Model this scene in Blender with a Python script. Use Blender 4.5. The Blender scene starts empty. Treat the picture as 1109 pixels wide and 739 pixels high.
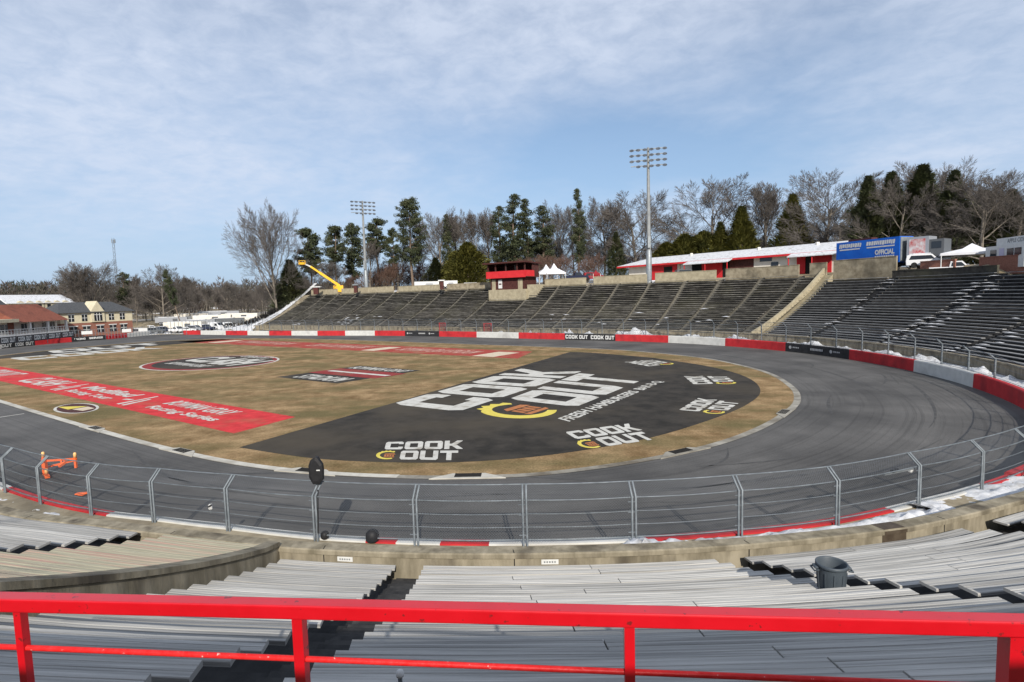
import bpy, bmesh, math, random
from mathutils import Vector, Matrix, noise as mnoise
R = math.radians
scene = bpy.context.scene
col = scene.collection
rnd = random.Random(7)

# ------------------------------------------------------------------ camera frame
FPX, CX, CY, YH, ROLL, HCAM = 600.0, 554.5, 369.5, 320.0, -0.028, 8.0
_th = math.atan((CY - YH) / FPX)
FW = Vector((0, math.cos(_th), -math.sin(_th)))
_u0 = Vector((0, math.sin(_th), math.cos(_th)))
_r0 = Vector((1, 0, 0))
RT = math.cos(ROLL) * _r0 + math.sin(ROLL) * _u0
UP = -math.sin(ROLL) * _r0 + math.cos(ROLL) * _u0
CAM = Vector((0, 0, HCAM))

def ray(px, py):
    d = FW + (px - CX) / FPX * RT - (py - CY) / FPX * UP
    return d / math.hypot(d.x, d.y)

def at(px, dist, z=0.0):
    """ground point seen at picture column px (at eye height), dist metres away"""
    d = ray(px, YH - 0.028 * (px - CX))
    return Vector((d.x * dist, d.y * dist, z))

def zat(px, py, dist):
    return HCAM + ray(px, py).z * dist

# ------------------------------------------------------------------ stadium frame
C0 = Vector((-5.909, 53.881, 0))
AX = Vector((-0.81915, 0.57358, 0))
BX = Vector((-0.57358, -0.81915, 0))

def SW(a, l, z=0.0):
    v = C0 + a * AX + l * BX
    return Vector((v.x, v.y, z))

def loc(p):
    q = Vector((p[0], p[1], 0)) - C0
    return q.dot(AX), q.dot(BX)

PH = [-90, -60, -30, 0, 15, 28, 33, 37, 41.6, 46, 50.5, 54.8, 59.6, 64, 68, 72.7, 77, 84, 90]
RR = [44.2, 43.7, 43.2, 43, 42.4, 41.2, 40.9, 40.4, 39.8, 39.2, 38.6, 38.0, 37.2, 36.7, 36.5, 36.1, 35.7, 35.25, 35.1]
def Wr(ph):
    if ph <= PH[0]: return RR[0]
    for i in range(len(PH) - 1):
        if ph <= PH[i + 1]:
            k = (ph - PH[i]) / (PH[i + 1] - PH[i])
            return RR[i] + k * (RR[i + 1] - RR[i])
    return RR[-1]

def P(t, s, z=0.0):
    """t: axial metres on the far straight (>0), -(phi+90) on the bend, below -180 the near straight"""
    if t >= 0: return SW(t, -44.2 - s, z)
    if t >= -180:
        ph = -t - 90
        r = Wr(ph) + s
        return SW(-r * math.cos(R(ph)), r * math.sin(R(ph)), z)
    return SW(-180 - t, 35.1 + s, z)

def tstep(t0, t1, n):
    return [t0 + (t1 - t0) * i / n for i in range(n + 1)]

def sprof(k):           # seat height of row k (the terrace gets steeper upwards)
    return 1.55 + 0.195 * k + 0.0042 * k * k
S0, PITCH = 2.47, 0.61

def catmull(pts, n=6, closed=False):
    out = []
    m = len(pts)
    rng = range(m) if closed else range(m - 1)
    for i in rng:
        g = lambda j: Vector(pts[j % m]) if closed else Vector(pts[max(0, min(m - 1, j))])
        p0, p1, p2, p3 = g(i - 1), g(i), g(i + 1), g(i + 2)
        for k in range(n):
            u = k / n
            out.append(0.5 * ((2 * p1) + (p2 - p0) * u + (2 * p0 - 5 * p1 + 4 * p2 - p3) * u * u + (3 * p1 - p0 - 3 * p2 + p3) * u ** 3))
    if not closed: out.append(Vector(pts[-1]))
    return out

# ------------------------------------------------------------------ object helpers
def tag(o, label=None, cat=None, group=None, kind=None):
    if label: o['label'] = label
    if cat: o['category'] = cat
    if group: o['group'] = group
    if kind: o['kind'] = kind
    return o

def empty(name, loc_, label, cat, group=None, rz=0.0):
    o = bpy.data.objects.new(name, None)
    col.objects.link(o)
    o.location = loc_
    o.rotation_euler = (0, 0, rz)
    o.empty_display_size = 0.2
    return tag(o, label, cat, group)

def copy_tree(o, parent=None):
    c = o.copy()
    col.objects.link(c)
    if parent: c.parent = parent
    for ch in list(o.children):
        copy_tree(ch, c)
    return c

class MB:
    def __init__(self): self.v, self.f, self.uv, self.mi, self.sm = [], [], {}, [], []
    def add(self, vs, fs, mi=0, uvs=None, smooth=False):
        b = len(self.v)
        self.v += [tuple(x) for x in vs]
        for i, f in enumerate(fs):
            if uvs: self.uv[len(self.f)] = uvs[i]
            self.f.append([b + j for j in f])
            self.mi.append(mi)
            self.sm.append(smooth)
    def quad(self, a, b, c, d, mi=0, uv=None):
        self.add([a, b, c, d], [(0, 1, 2, 3)], mi, [uv] if uv else None)
    def box(self, cx, cy, cz, sx, sy, sz, mi=0, rz=0.0, bev=0.0):
        x, y, z = sx / 2, sy / 2, sz / 2
        c, s = math.cos(rz), math.sin(rz)
        def T(p): return (cx + p[0] * c - p[1] * s, cy + p[0] * s + p[1] * c, cz + p[2])
        if bev <= 0:
            pts = [(-x, -y, -z), (x, -y, -z), (x, y, -z), (-x, y, -z), (-x, -y, z), (x, -y, z), (x, y, z), (-x, y, z)]
            self.add([T(p) for p in pts], [(3, 2, 1, 0), (4, 5, 6, 7), (0, 1, 5, 4), (1, 2, 6, 5), (2, 3, 7, 6), (3, 0, 4, 7)], mi)
        else:
            b = min(bev, x * .9, y * .9, z * .9)
            o = [(-x + b, -y), (x - b, -y), (x, -y + b), (x, y - b), (x - b, y), (-x + b, y), (-x, y - b), (-x, -y + b)]
            rings = []
            for (zz, k) in ((-z, b), (-z + b, 0), (z - b, 0), (z, b)):
                rings.append([T((p[0] * (x - k) / x, p[1] * (y - k) / y, zz)) for p in o])
            vs = sum(rings, [])
            fs = []
            for i in range(3):
                for j in range(8):
                    fs.append((i * 8 + j, i * 8 + (j + 1) % 8, i * 8 + 8 + (j + 1) % 8, i * 8 + 8 + j))
            fs.append(tuple(range(7, -1, -1)))
            fs.append(tuple(range(24, 32)))
            self.add(vs, fs, mi)
    def prism(self, poly, z0, z1, mi=0):
        n = len(poly)
        vs = [(p[0], p[1], z0) for p in poly] + [(p[0], p[1], z1) for p in poly]
        fs = [tuple(range(n - 1, -1, -1)), tuple(range(n, 2 * n))]
        fs += [(i, (i + 1) % n, n + (i + 1) % n, n + i) for i in range(n)]
        self.add(vs, fs, mi)
    def extr(self, poly, o, ux, uy, w):
        """polygon in plane (ux,uy) at o, extruded by vector w"""
        n = len(poly)
        a = [o + ux * p[0] + uy * p[1] for p in poly]
        b = [q + w for q in a]
        fs = [tuple(range(n - 1, -1, -1)), tuple(range(n, 2 * n))]
        fs += [(i, (i + 1) % n, n + (i + 1) % n, n + i) for i in range(n)]
        self.add(a + b, fs)
    def tube(self, path, r, n=8, mi=0, caps=True, smooth=True):
        pts = [Vector(p) for p in path]
        rr = r if isinstance(r, (list, tuple)) else [r] * len(pts)
        rings = []
        px_ = None
        for i, p in enumerate(pts):
            d = (pts[min(i + 1, len(pts) - 1)] - pts[max(i - 1, 0)])
            if d.length < 1e-9: d = Vector((0, 0, 1))
            d.normalize()
            if px_ is None:
                px_ = d.cross(Vector((0, 0, 1)))
                if px_.length < .05: px_ = d.cross(Vector((1, 0, 0)))
            px_ = px_ - d * px_.dot(d)
            px_.normalize()
            py_ = d.cross(px_)
            rings.append([p + rr[i] * (math.cos(2 * math.pi * j / n) * px_ + math.sin(2 * math.pi * j / n) * py_) for j in range(n)])
        vs = sum(rings, [])
        fs = []
        for i in range(len(pts) - 1):
            for j in range(n):
                fs.append((i * n + j, i * n + (j + 1) % n, (i + 1) * n + (j + 1) % n, (i + 1) * n + j))
        self.add(vs, fs, mi, None, smooth)
        if caps:
            self.add(rings[0], [tuple(range(n - 1, -1, -1))], mi)
            self.add(rings[-1], [tuple(range(n))], mi)
    def bar(self, a, b, w, h, mi=0):
        """rectangular bar from a to b: w across (horizontal), h up"""
        a, b = Vector(a), Vector(b)
        d = (b - a).normalized()
        sx = d.cross(Vector((0, 0, 1)))
        if sx.length < .05: sx = Vector((1, 0, 0))
        sx.normalize()
        sy = sx.cross(d)
        vs = []
        for p in (a, b):
            for (i, j) in ((-1, -1), (1, -1), (1, 1), (-1, 1)):
                vs.append(p + sx * i * w / 2 + sy * j * h / 2)
        self.add(vs, [(0, 1, 2, 3), (7, 6, 5, 4), (0, 4, 5, 1), (1, 5, 6, 2), (2, 6, 7, 3), (3, 7, 4, 0)], mi)
    def lathe(self, prof, n=16, c=(0, 0, 0), mi=0, smooth=True):
        vs = []
        for (r, z) in prof:
            for j in range(n):
                a = 2 * math.pi * j / n
                vs.append((c[0] + r * math.cos(a), c[1] + r * math.sin(a), c[2] + z))
        fs = []
        for i in range(len(prof) - 1):
            for j in range(n):
                fs.append((i * n + j, i * n + (j + 1) % n, (i + 1) * n + (j + 1) % n, (i + 1) * n + j))
        self.add(vs, fs, mi, None, smooth)
    def sweep(self, sect, ts, caps=True, mi=0, vscale=1.0):
        """sect: list of (s,z) cross-section (closed), swept along stadium parameter ts; uv = (arc length, section length)"""
        n = len(sect)
        per = [0]
        for i in range(n):
            q = sect[(i + 1) % n]
            per.append(per[-1] + math.hypot(q[0] - sect[i][0], q[1] - sect[i][1]))
        arc = 0
        rings, arcs = [], []
        prev = None
        for t in ts:
            m = P(t, sect[0][0])
            if prev is not None: arc += (m - prev).length
            prev = m
            arcs.append(arc)
            rings.append([P(t, s, z) for (s, z) in sect])
        vs = sum(rings, [])
        fs, uvs = [], []
        for i in range(len(ts) - 1):
            for j in range(n):
                fs.append((i * n + j, i * n + (j + 1) % n, (i + 1) * n + (j + 1) % n, (i + 1) * n + j))
                uvs.append([(arcs[i], per[j]), (arcs[i], per[j + 1]), (arcs[i + 1], per[j + 1]), (arcs[i + 1], per[j])])
        if caps:
            b = (len(ts) - 1) * n
            fs += [tuple(range(n - 1, -1, -1)), tuple(range(b, b + n))]
            uvs += [[(0, 0)] * n, [(0, 0)] * n]
        self.add(vs, fs, mi, uvs)
    def build(self, name, mats, parent=None, label=None, fix=False, local=False):
        o_ = Vector((0, 0, 0))
        if parent is not None and not local:
            q = parent
            while q is not None:
                o_ = o_ + Vector(q.location)
                q = q.parent
        me = bpy.data.meshes.new(name)
        me.from_pydata([(a - o_.x, b - o_.y, c - o_.z) for a, b, c in self.v], [], self.f)
        if not isinstance(mats, (list, tuple)): mats = [mats]
        for m in mats: me.materials.append(m)
        if len(mats) > 1: me.polygons.foreach_set('material_index', self.mi)
        me.polygons.foreach_set('use_smooth', self.sm)
        if self.uv:
            ul = me.uv_layers.new(name='UVMap').data
            for fi, u in self.uv.items():
                p = me.polygons[fi]
                for k, li in enumerate(p.loop_indices):
                    ul[li].uv = u[k]
        if fix:
            bm = bmesh.new(); bm.from_mesh(me)
            bmesh.ops.recalc_face_normals(bm, faces=bm.faces)
            bm.to_mesh(me); bm.free()
        me.update()
        o = bpy.data.objects.new(name, me)
        col.objects.link(o)
        if parent is not None: o.parent = parent
        if label: o['label'] = label
        return o

# ------------------------------------------------------------------ materials
def nmat(name):
    m = bpy.data.materials.new(name)
    m.use_nodes = True
    nt = m.node_tree
    b = nt.nodes['Principled BSDF']
    return m, nt, b

def rgba(c): return (c[0], c[1], c[2], 1)

def M(name, c1, c2=None, scale=3.0, rough=.8, bump=0.0, coord='Object', stretch=(1, 1, 1), spec=.3, c3=None, scale3=.4, metal=0.0, contrast=(.35, .65), rnd_shift=True, thr3=(.5, .7), vary=0.0):
    m, nt, b = nmat(name)
    b.inputs['Roughness'].default_value = rough
    b.inputs['Specular IOR Level'].default_value = spec
    b.inputs['Metallic'].default_value = metal
    if c2 is None:
        b.inputs['Base Color'].default_value = rgba(c1)
        return m
    tc = nt.nodes.new('ShaderNodeTexCoord')
    mp = nt.nodes.new('ShaderNodeMapping')
    mp.inputs['Scale'].default_value = stretch
    nt.links.new(tc.outputs[coord], mp.inputs[0])
    if rnd_shift:
        oi = nt.nodes.new('ShaderNodeObjectInfo')
        mu = nt.nodes.new('ShaderNodeMath'); mu.operation = 'MULTIPLY'; mu.inputs[1].default_value = 91.0
        nt.links.new(oi.outputs['Random'], mu.inputs[0])
        cb = nt.nodes.new('ShaderNodeCombineXYZ')
        for i in range(3): nt.links.new(mu.outputs[0], cb.inputs[i])
        nt.links.new(cb.outputs[0], mp.inputs[1])
    nz = nt.nodes.new('ShaderNodeTexNoise')
    nz.inputs['Scale'].default_value = scale
    nz.inputs['Detail'].default_value = 6
    nz.inputs['Roughness'].default_value = .62
    nt.links.new(mp.outputs[0], nz.inputs[0])
    rp = nt.nodes.new('ShaderNodeValToRGB')
    rp.color_ramp.elements[0].position = contrast[0]
    rp.color_ramp.elements[1].position = contrast[1]
    rp.color_ramp.elements[0].color = rgba(c1)
    rp.color_ramp.elements[1].color = rgba(c2)
    nt.links.new(nz.outputs[0], rp.inputs[0])
    out = rp.outputs[0]
    if c3 is not None:
        n3 = nt.nodes.new('ShaderNodeTexNoise')
        n3.inputs['Scale'].default_value = scale3
        n3.inputs['Detail'].default_value = 5
        nt.links.new(mp.outputs[0], n3.inputs[0])
        r3 = nt.nodes.new('ShaderNodeValToRGB')
        r3.color_ramp.elements[0].position = thr3[0]
        r3.color_ramp.elements[1].position = thr3[1]
        nt.links.new(n3.outputs[0], r3.inputs[0])
        mx = nt.nodes.new('ShaderNodeMix'); mx.data_type = 'RGBA'
        nt.links.new(r3.outputs[0], mx.inputs[0])
        nt.links.new(out, mx.inputs[6])
        mx.inputs[7].default_value = rgba(c3)
        out = mx.outputs[2]
    if vary:        # every board has weathered to its own tone
        va = nt.nodes.new('ShaderNodeMapRange'); va.inputs[3].default_value = 1 - vary; va.inputs[4].default_value = 1 + vary * .6
        nt.links.new(oi.outputs['Random'], va.inputs[0])
        mv = nt.nodes.new('ShaderNodeMix'); mv.data_type = 'RGBA'; mv.blend_type = 'MULTIPLY'; mv.inputs[0].default_value = 1
        nt.links.new(out, mv.inputs[6]); nt.links.new(va.outputs[0], mv.inputs[7])
        out = mv.outputs[2]
    nt.links.new(out, b.inputs['Base Color'])
    if bump:
        bp = nt.nodes.new('ShaderNodeBump')
        bp.inputs['Strength'].default_value = bump
        bp.inputs['Distance'].default_value = .05
        nt.links.new(nz.outputs[0], bp.inputs['Height'])
        nt.links.new(bp.outputs[0], b.inputs['Normal'])
    return m

# sheet-metal / paint / stone palette
m_conc = M('weathered_concrete', (.20, .165, .11), (.36, .31, .22), 1.2, .9, .35, c3=(.10, .085, .06), scale3=.35, thr3=(.52, .75))
m_conc_dark = M('old_dark_concrete', (.028, .026, .023), (.070, .064, .054), 1.6, .92, .3, c3=(.078, .073, .05), scale3=.2, thr3=(.5, .7))
m_conc_black = M('black_riser', (.017, .017, .018), (.052, .051, .050), 1.5, .9, .2)  # near-black tone for the risers of the right bend and near stand
m_aisle = M('pale_aisle_concrete', (.11, .10, .08), (.205, .188, .15), 2.0, .9, .3, c3=(.12, .11, .09))
m_dull_red = M('dull_red_turf_paint', (.20, .02, .02), (.28, .035, .035), 1.3, .95, c3=(.2, .1, .06), scale3=.5, thr3=(.5, .8))
m_aisle_dark = M('dark_aisle_concrete', (.018, .018, .019), (.05, .048, .046), 2.5, .85, .3, c3=(.09, .085, .08), scale3=1.2, thr3=(.58, .72))
m_tan = M('tan_concrete', (.29, .25, .17), (.41, .36, .25), 1.5, .9, .2, c3=(.27, .23, .16), scale3=.5, thr3=(.55, .8))
m_brick = M('red_brown_brick', (.20, .085, .06), (.30, .14, .10), 8, .9, .2)
m_plank = M('grey_weathered_plank', (.26, .255, .24), (.56, .545, .51), 2.0, .75, .3, 'UV', (.3, 18, 1), .3, c3=(.17, .165, .155), scale3=.9, thr3=(.5, .74), contrast=(.3, .7), vary=.22)
m_plank_tan = M('tan_weathered_plank', (.27, .25, .18), (.43, .40, .29), 2.2, .8, .25, 'UV', (.35, 16, 1), .3, c3=(.42, .25, .2), scale3=.8)
m_plank_far = M('far_bench_board', (.075, .070, .062), (.33, .312, .275), 1.6, .8, .1, 'UV', (.6, 6, 1), .3, c3=(.035, .033, .028), scale3=.45, thr3=(.45, .62), vary=.35)
m_plank_dim = M('grey_far_bench_board', (.13, .13, .13), (.36, .36, .355), 1.6, .8, .1, 'UV', (.5, 6, 1), .3, vary=.3)
m_snow = M('snow', (.52, .53, .55), (.70, .705, .715), 3.5, .7, .8, c3=(.26, .24, .21), scale3=1.6, thr3=(.54, .74))
m_red_rail = M('glossy_red_rail_paint', (.52, .002, .008), (.58, .004, .012), 6, .28, .02, spec=.8, c3=(.20, .012, .012), scale3=26, thr3=(.66, .70))
m_red_wall = M('red_wall_paint', (.42, .02, .025), (.52, .03, .035), 1.5, .7, .05, c3=(.30, .02, .025), scale3=.6)
m_white_wall = M('white_wall_paint', (.50, .50, .47), (.60, .595, .565), 1.5, .7, .05, c3=(.38, .37, .35), scale3=.5, thr3=(.55, .8))
m_black_wall = M('black_panel_paint', (.015, .015, .016), (.03, .03, .032), 2, .6)
m_white = M('white_paint', (.60, .60, .58), (.68, .68, .66), 3, .6)
m_letter = M('white_turf_paint', (.47, .455, .41), (.60, .59, .545), 2.6, .9, .2, c3=(.24, .21, .16), scale3=1.3, thr3=(.54, .74))
m_yellow_turf = M('yellow_turf_paint', (.58, .47, .07), (.68, .57, .12), 2.0, .9)
m_orange_turf = M('brown_orange_turf_paint', (.34, .12, .04), (.46, .18, .07), 2.0, .9)
m_red_turf = M('red_turf_paint', (.44, .02, .025), (.62, .04, .045), 1.3, .95, .1, c3=(.36, .10, .06), scale3=.5, thr3=(.5, .8))
m_red_turf_worn = M('worn_red_turf_paint', (.30, .025, .022), (.36, .06, .042), 1.2, .95, .1, c3=(.30, .14, .08), scale3=.4, thr3=(.45, .75))
m_black_turf = M('black_turf_paint', (.017, .015, .012), (.044, .038, .031), .9, .95, .15, c3=(.065, .053, .037), scale3=.16, thr3=(.45, .75), stretch=(1, 1, 1))
m_cream_turf = M('cream_turf_paint', (.52, .42, .30), (.62, .54, .42), 1.5, .95)
m_steel = M('galvanised_steel', (.13, .15, .165), (.22, .245, .265), 4, .6, metal=.35, spec=.5)
m_steel_dark = M('dull_grey_steel', (.20, .22, .23), (.30, .32, .33), 3, .5, metal=.4)
m_black = M('black_plastic', (.012, .012, .013), (.02, .02, .022), 4, .6)
m_dark = M('dark_opening', (.012, .011, .010))
m_grey_plastic = M('grey_blue_plastic', (.055, .07, .085), (.075, .09, .105), 3, .5, .05, spec=.4)
m_orange = M('orange_paint', (.75, .13, .03), (.85, .17, .05), 3, .45)
m_amber = M('amber_reflector', (.85, .50, .20), None, rough=.3)
m_yellow = M('yellow_machine_paint', (.80, .42, .02), (.86, .50, .04), 3, .45)
m_red_build = M('red_building_paint', (.50, .018, .025), (.60, .03, .035), 1.2, .7)
m_cream = M('cream_siding', (.52, .465, .33), (.60, .54, .39), 1.2, .8)
m_white_build = M('off_white_siding', (.66, .62, .53), (.74, .70, .62), 1.2, .8)
m_blue = M('blue_vinyl', (.004, .10, .50), (.006, .13, .58), 1.0, .45)
m_shingle = M('dark_grey_shingle', (.045, .048, .052), (.09, .093, .098), 4, .9, .2)
m_red_roof = M('red_brown_roof', (.17, .055, .035), (.25, .085, .055), 3, .9, .2, c3=(.13, .045, .03))
m_wood_dark = M('dark_red_brown_boards', (.045, .014, .012), (.09, .03, .025), 3, .8)
m_glass = M('dark_window_glass', (.02, .024, .03), None, rough=.08, spec=.6)
m_tent = M('white_tent_fabric', (.60, .60, .62), (.68, .68, .70), 2, .8)
m_carpaint = {
    'white': M('white_car_paint', (.72, .72, .72), None, rough=.3, spec=.5),
    'dark': M('dark_blue_car_paint', (.012, .016, .04), None, rough=.25, spec=.5),
    'silver': M('silver_car_paint', (.38, .39, .41), None, rough=.3, metal=.4),
    'red': M('dark_red_car_paint', (.25, .01, .012), None, rough=.3, spec=.5),
    'grey': M('grey_car_paint', (.10, .105, .11), None, rough=.3, spec=.5)}
m_tyre = M('tyre_rubber', (.02, .02, .02), None, rough=.9)
m_rim = M('wheel_rim', (.4, .4, .42), None, rough=.35, metal=.8)
m_lamp = M('lamp_glass', (.10, .12, .15), (.2, .22, .25), 2, .2, spec=.6)
m_bark = M('grey_bark', (.12, .10, .08), (.24, .21, .17), 3, .95, .3, stretch=(1, 1, .3))
m_twig = M('brown_grey_twigs', (.08, .07, .062), (.135, .118, .104), 1.5, .95)
m_twig_red = M('reddish_brown_twigs', (.16, .085, .06), (.22, .12, .09), 1.5, .95)
m_pine_bark = M('brown_pine_bark', (.12, .085, .06), (.22, .165, .125), 3, .95, .3, stretch=(1, 1, .3))
m_needle = M('dark_pine_needles', (.022, .030, .016), (.066, .078, .034), .6, .8, c3=(.09, .095, .045), scale3=.25)
m_cedar = M('dark_cedar_foliage', (.065, .075, .042), (.14, .155, .07), .8, .85, c3=(.11, .115, .04), scale3=.3)
m_olive = M('olive_cedar_foliage', (.095, .095, .018), (.19, .175, .04), .8, .85, c3=(.075, .08, .02), scale3=.3)
m_shrub = M('brown_bare_shrub', (.10, .06, .046), (.155, .095, .072), .7, .95)
m_farwood = M('far_wood', (.055, .046, .04), (.12, .098, .085), .05, .95, c3=(.04, .05, .028), scale3=.02)

def grass_mat():
    m, nt, b = nmat('dormant_turf')
    tc = nt.nodes.new('ShaderNodeTexCoord')
    def noise(scale, detail, stretch=None, rot=0.0):
        mp = nt.nodes.new('ShaderNodeMapping')
        if stretch: mp.inputs['Scale'].default_value = stretch
        mp.inputs['Rotation'].default_value = (0, 0, rot)
        nt.links.new(tc.outputs['Object'], mp.inputs[0])
        n = nt.nodes.new('ShaderNodeTexNoise')
        n.inputs['Scale'].default_value = scale
        n.inputs['Detail'].default_value = detail
        n.inputs['Roughness'].default_value = .65
        nt.links.new(mp.outputs[0], n.inputs[0])
        return n
    n1 = noise(.55, 9)
    n2 = noise(.11, 5, (1, 2.2, 1), R(35))
    n3 = noise(9, 3)
    def ramp(src, a, ca, b_, cb):
        r = nt.nodes.new('ShaderNodeValToRGB')
        r.color_ramp.elements[0].position = a; r.color_ramp.elements[0].color = rgba(ca)
        r.color_ramp.elements[1].position = b_; r.color_ramp.elements[1].color = rgba(cb)
        nt.links.new(src, r.inputs[0]); return r
    ra = ramp(n1.outputs[0], .34, (.165, .104, .048), .66, (.385, .266, .142))
    rb = ramp(n2.outputs[0], .44, (0, 0, 0), .62, (.9, .9, .9))
    mx = nt.nodes.new('ShaderNodeMix'); mx.data_type = 'RGBA'
    nt.links.new(rb.outputs[0], mx.inputs[0]); nt.links.new(ra.outputs[0], mx.inputs[6])
    mx.inputs[7].default_value = (.135, .112, .05, 1)
    rc = ramp(n3.outputs[0], .25, (.62, .62, .62), .75, (1.3, 1.3, 1.3))
    mm = nt.nodes.new('ShaderNodeMix'); mm.data_type = 'RGBA'; mm.blend_type = 'MULTIPLY'; mm.inputs[0].default_value = 1
    nt.links.new(mx.outputs[2], mm.inputs[6]); nt.links.new(rc.outputs[0], mm.inputs[7])
    nt.links.new(mm.outputs[2], b.inputs['Base Color'])
    b.inputs['Roughness'].default_value = .95
    b.inputs['Specular IOR Level'].default_value = .1
    bp = nt.nodes.new('ShaderNodeBump'); bp.inputs['Strength'].default_value = .5; bp.inputs['Distance'].default_value = .05
    nt.links.new(n3.outputs[0], bp.inputs['Height']); nt.links.new(bp.outputs[0], b.inputs['Normal'])
    return m
m_grass = grass_mat()

def asphalt_mat():
    m, nt, b = nmat('racing_asphalt')
    uv = nt.nodes.new('ShaderNodeTexCoord')
    def noise(out, scale, detail, stretch=(1, 1, 1)):
        mp = nt.nodes.new('ShaderNodeMapping'); mp.inputs['Scale'].default_value = stretch
        nt.links.new(uv.outputs[out], mp.inputs[0])
        n = nt.nodes.new('ShaderNodeTexNoise'); n.inputs['Scale'].default_value = scale; n.inputs['Detail'].default_value = detail
        n.inputs['Roughness'].default_value = .6
        nt.links.new(mp.outputs[0], n.inputs[0]); return n
    def ramp(src, a, ca, b_, cb):
        r = nt.nodes.new('ShaderNodeValToRGB')
        r.color_ramp.elements[0].position = a; r.color_ramp.elements[0].color = rgba(ca)
        r.color_ramp.elements[1].position = b_; r.color_ramp.elements[1].color = rgba(cb)
        nt.links.new(src, r.inputs[0]); return r
    n1 = noise('UV', 1.0, 6, (.02, .55, 1))       # long worn lanes
    n2 = noise('Object', .16, 7)                  # patches
    n3 = noise('UV', 1.0, 5, (.05, 5.0, 1))       # thin tyre streaks
    n4 = noise('Object', 14, 3)
    a = ramp(n1.outputs[0], .3, (.086, .083, .079), .7, (.122, .118, .112))
    p = ramp(n2.outputs[0], .33, (.56, .56, .565), .68, (1.2, 1.19, 1.18))
    s = ramp(n3.outputs[0], .33, (.74, .74, .74), .48, (1, 1, 1))
    g = ramp(n4.outputs[0], .2, (.74, .74, .74), .8, (1.26, 1.26, 1.26))
    o = a.outputs[0]
    for q in (p, s, g):
        mm = nt.nodes.new('ShaderNodeMix'); mm.data_type = 'RGBA'; mm.blend_type = 'MULTIPLY'; mm.inputs[0].default_value = 1
        nt.links.new(o, mm.inputs[6]); nt.links.new(q.outputs[0], mm.inputs[7]); o = mm.outputs[2]
    nt.links.new(o, b.inputs['Base Color'])
    b.inputs['Roughness'].default_value = .82
    b.inputs['Specular IOR Level'].default_value = .3
    bp = nt.nodes.new('ShaderNodeBump'); bp.inputs['Strength'].default_value = .25; bp.inputs['Distance'].default_value = .03
    nt.links.new(n4.outputs[0], bp.inputs['Height']); nt.links.new(bp.outputs[0], b.inputs['Normal'])
    return m
m_asphalt = asphalt_mat()
m_tyremark = M('rubber_tyre_mark', (.052, .051, .05), (.085, .083, .08), 2, .8)

def terrain_mat():
    m, nt, b = nmat('winter_ground')
    tc = nt.nodes.new('ShaderNodeTexCoord')
    n = nt.nodes.new('ShaderNodeTexNoise'); n.inputs['Scale'].default_value = .06; n.inputs['Detail'].default_value = 8
    n.inputs['Roughness'].default_value = .65
    nt.links.new(tc.outputs['Object'], n.inputs[0])
    r = nt.nodes.new('ShaderNodeValToRGB')
    e = r.color_ramp.elements
    e[0].position = .36; e[0].color = (.10, .085, .06, 1)
    e[1].position = .47; e[1].color = (.24, .19, .11, 1)
    x = e.new(.56); x.color = (.30, .26, .2, 1)
    y = e.new(.60); y.color = (.8, .81, .83, 1)
    nt.links.new(n.outputs[0], r.inputs[0]); nt.links.new(r.outputs[0], b.inputs['Base Color'])
    b.inputs['Roughness'].default_value = .95
    return m
m_terrain = terrain_mat()

def mesh_mat():
    """woven wire netting: thin diagonal wires, the rest of the sheet is open"""
    m, nt, b = nmat('wire_netting')
    b.inputs['Base Color'].default_value = (.16, .175, .19, 1)
    b.inputs['Metallic'].default_value = .6
    b.inputs['Roughness'].default_value = .5
    uv = nt.nodes.new('ShaderNodeTexCoord')
    sp = nt.nodes.new('ShaderNodeSeparateXYZ'); nt.links.new(uv.outputs['UV'], sp.inputs[0])
    res = []
    for op in ('ADD', 'SUBTRACT'):
        a = nt.nodes.new('ShaderNodeMath'); a.operation = op
        nt.links.new(sp.outputs[0], a.inputs[0]); nt.links.new(sp.outputs[1], a.inputs[1])
        f = nt.nodes.new('ShaderNodeMath'); f.operation = 'MULTIPLY'; f.inputs[1].default_value = 13.0
        nt.links.new(a.outputs[0], f.inputs[0])
        fr = nt.nodes.new('ShaderNodeMath'); fr.operation = 'FRACT'; nt.links.new(f.outputs[0], fr.inputs[0])
        lt = nt.nodes.new('ShaderNodeMath'); lt.operation = 'LESS_THAN'; lt.inputs[1].default_value = .08
        nt.links.new(fr.outputs[0], lt.inputs[0]); res.append(lt)
    mx = nt.nodes.new('ShaderNodeMath'); mx.operation = 'MAXIMUM'
    nt.links.new(res[0].outputs[0], mx.inputs[0]); nt.links.new(res[1].outputs[0], mx.inputs[1])
    nt.links.new(mx.outputs[0], b.inputs['Alpha'])
    return m
m_net = mesh_mat()
# ================================================================== SETTING
def stadium_out(a, l):
    """signed distance outside the wall line"""
    if a >= 0:
        return (-l - 44.2) if l < 0 else (l - 35.1)
    ph = math.degrees(math.atan2(l, -a))
    return math.hypot(a, l) - Wr(ph)

def smooth(x): x = max(0, min(1, x)); return x * x * (3 - 2 * x)

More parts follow.
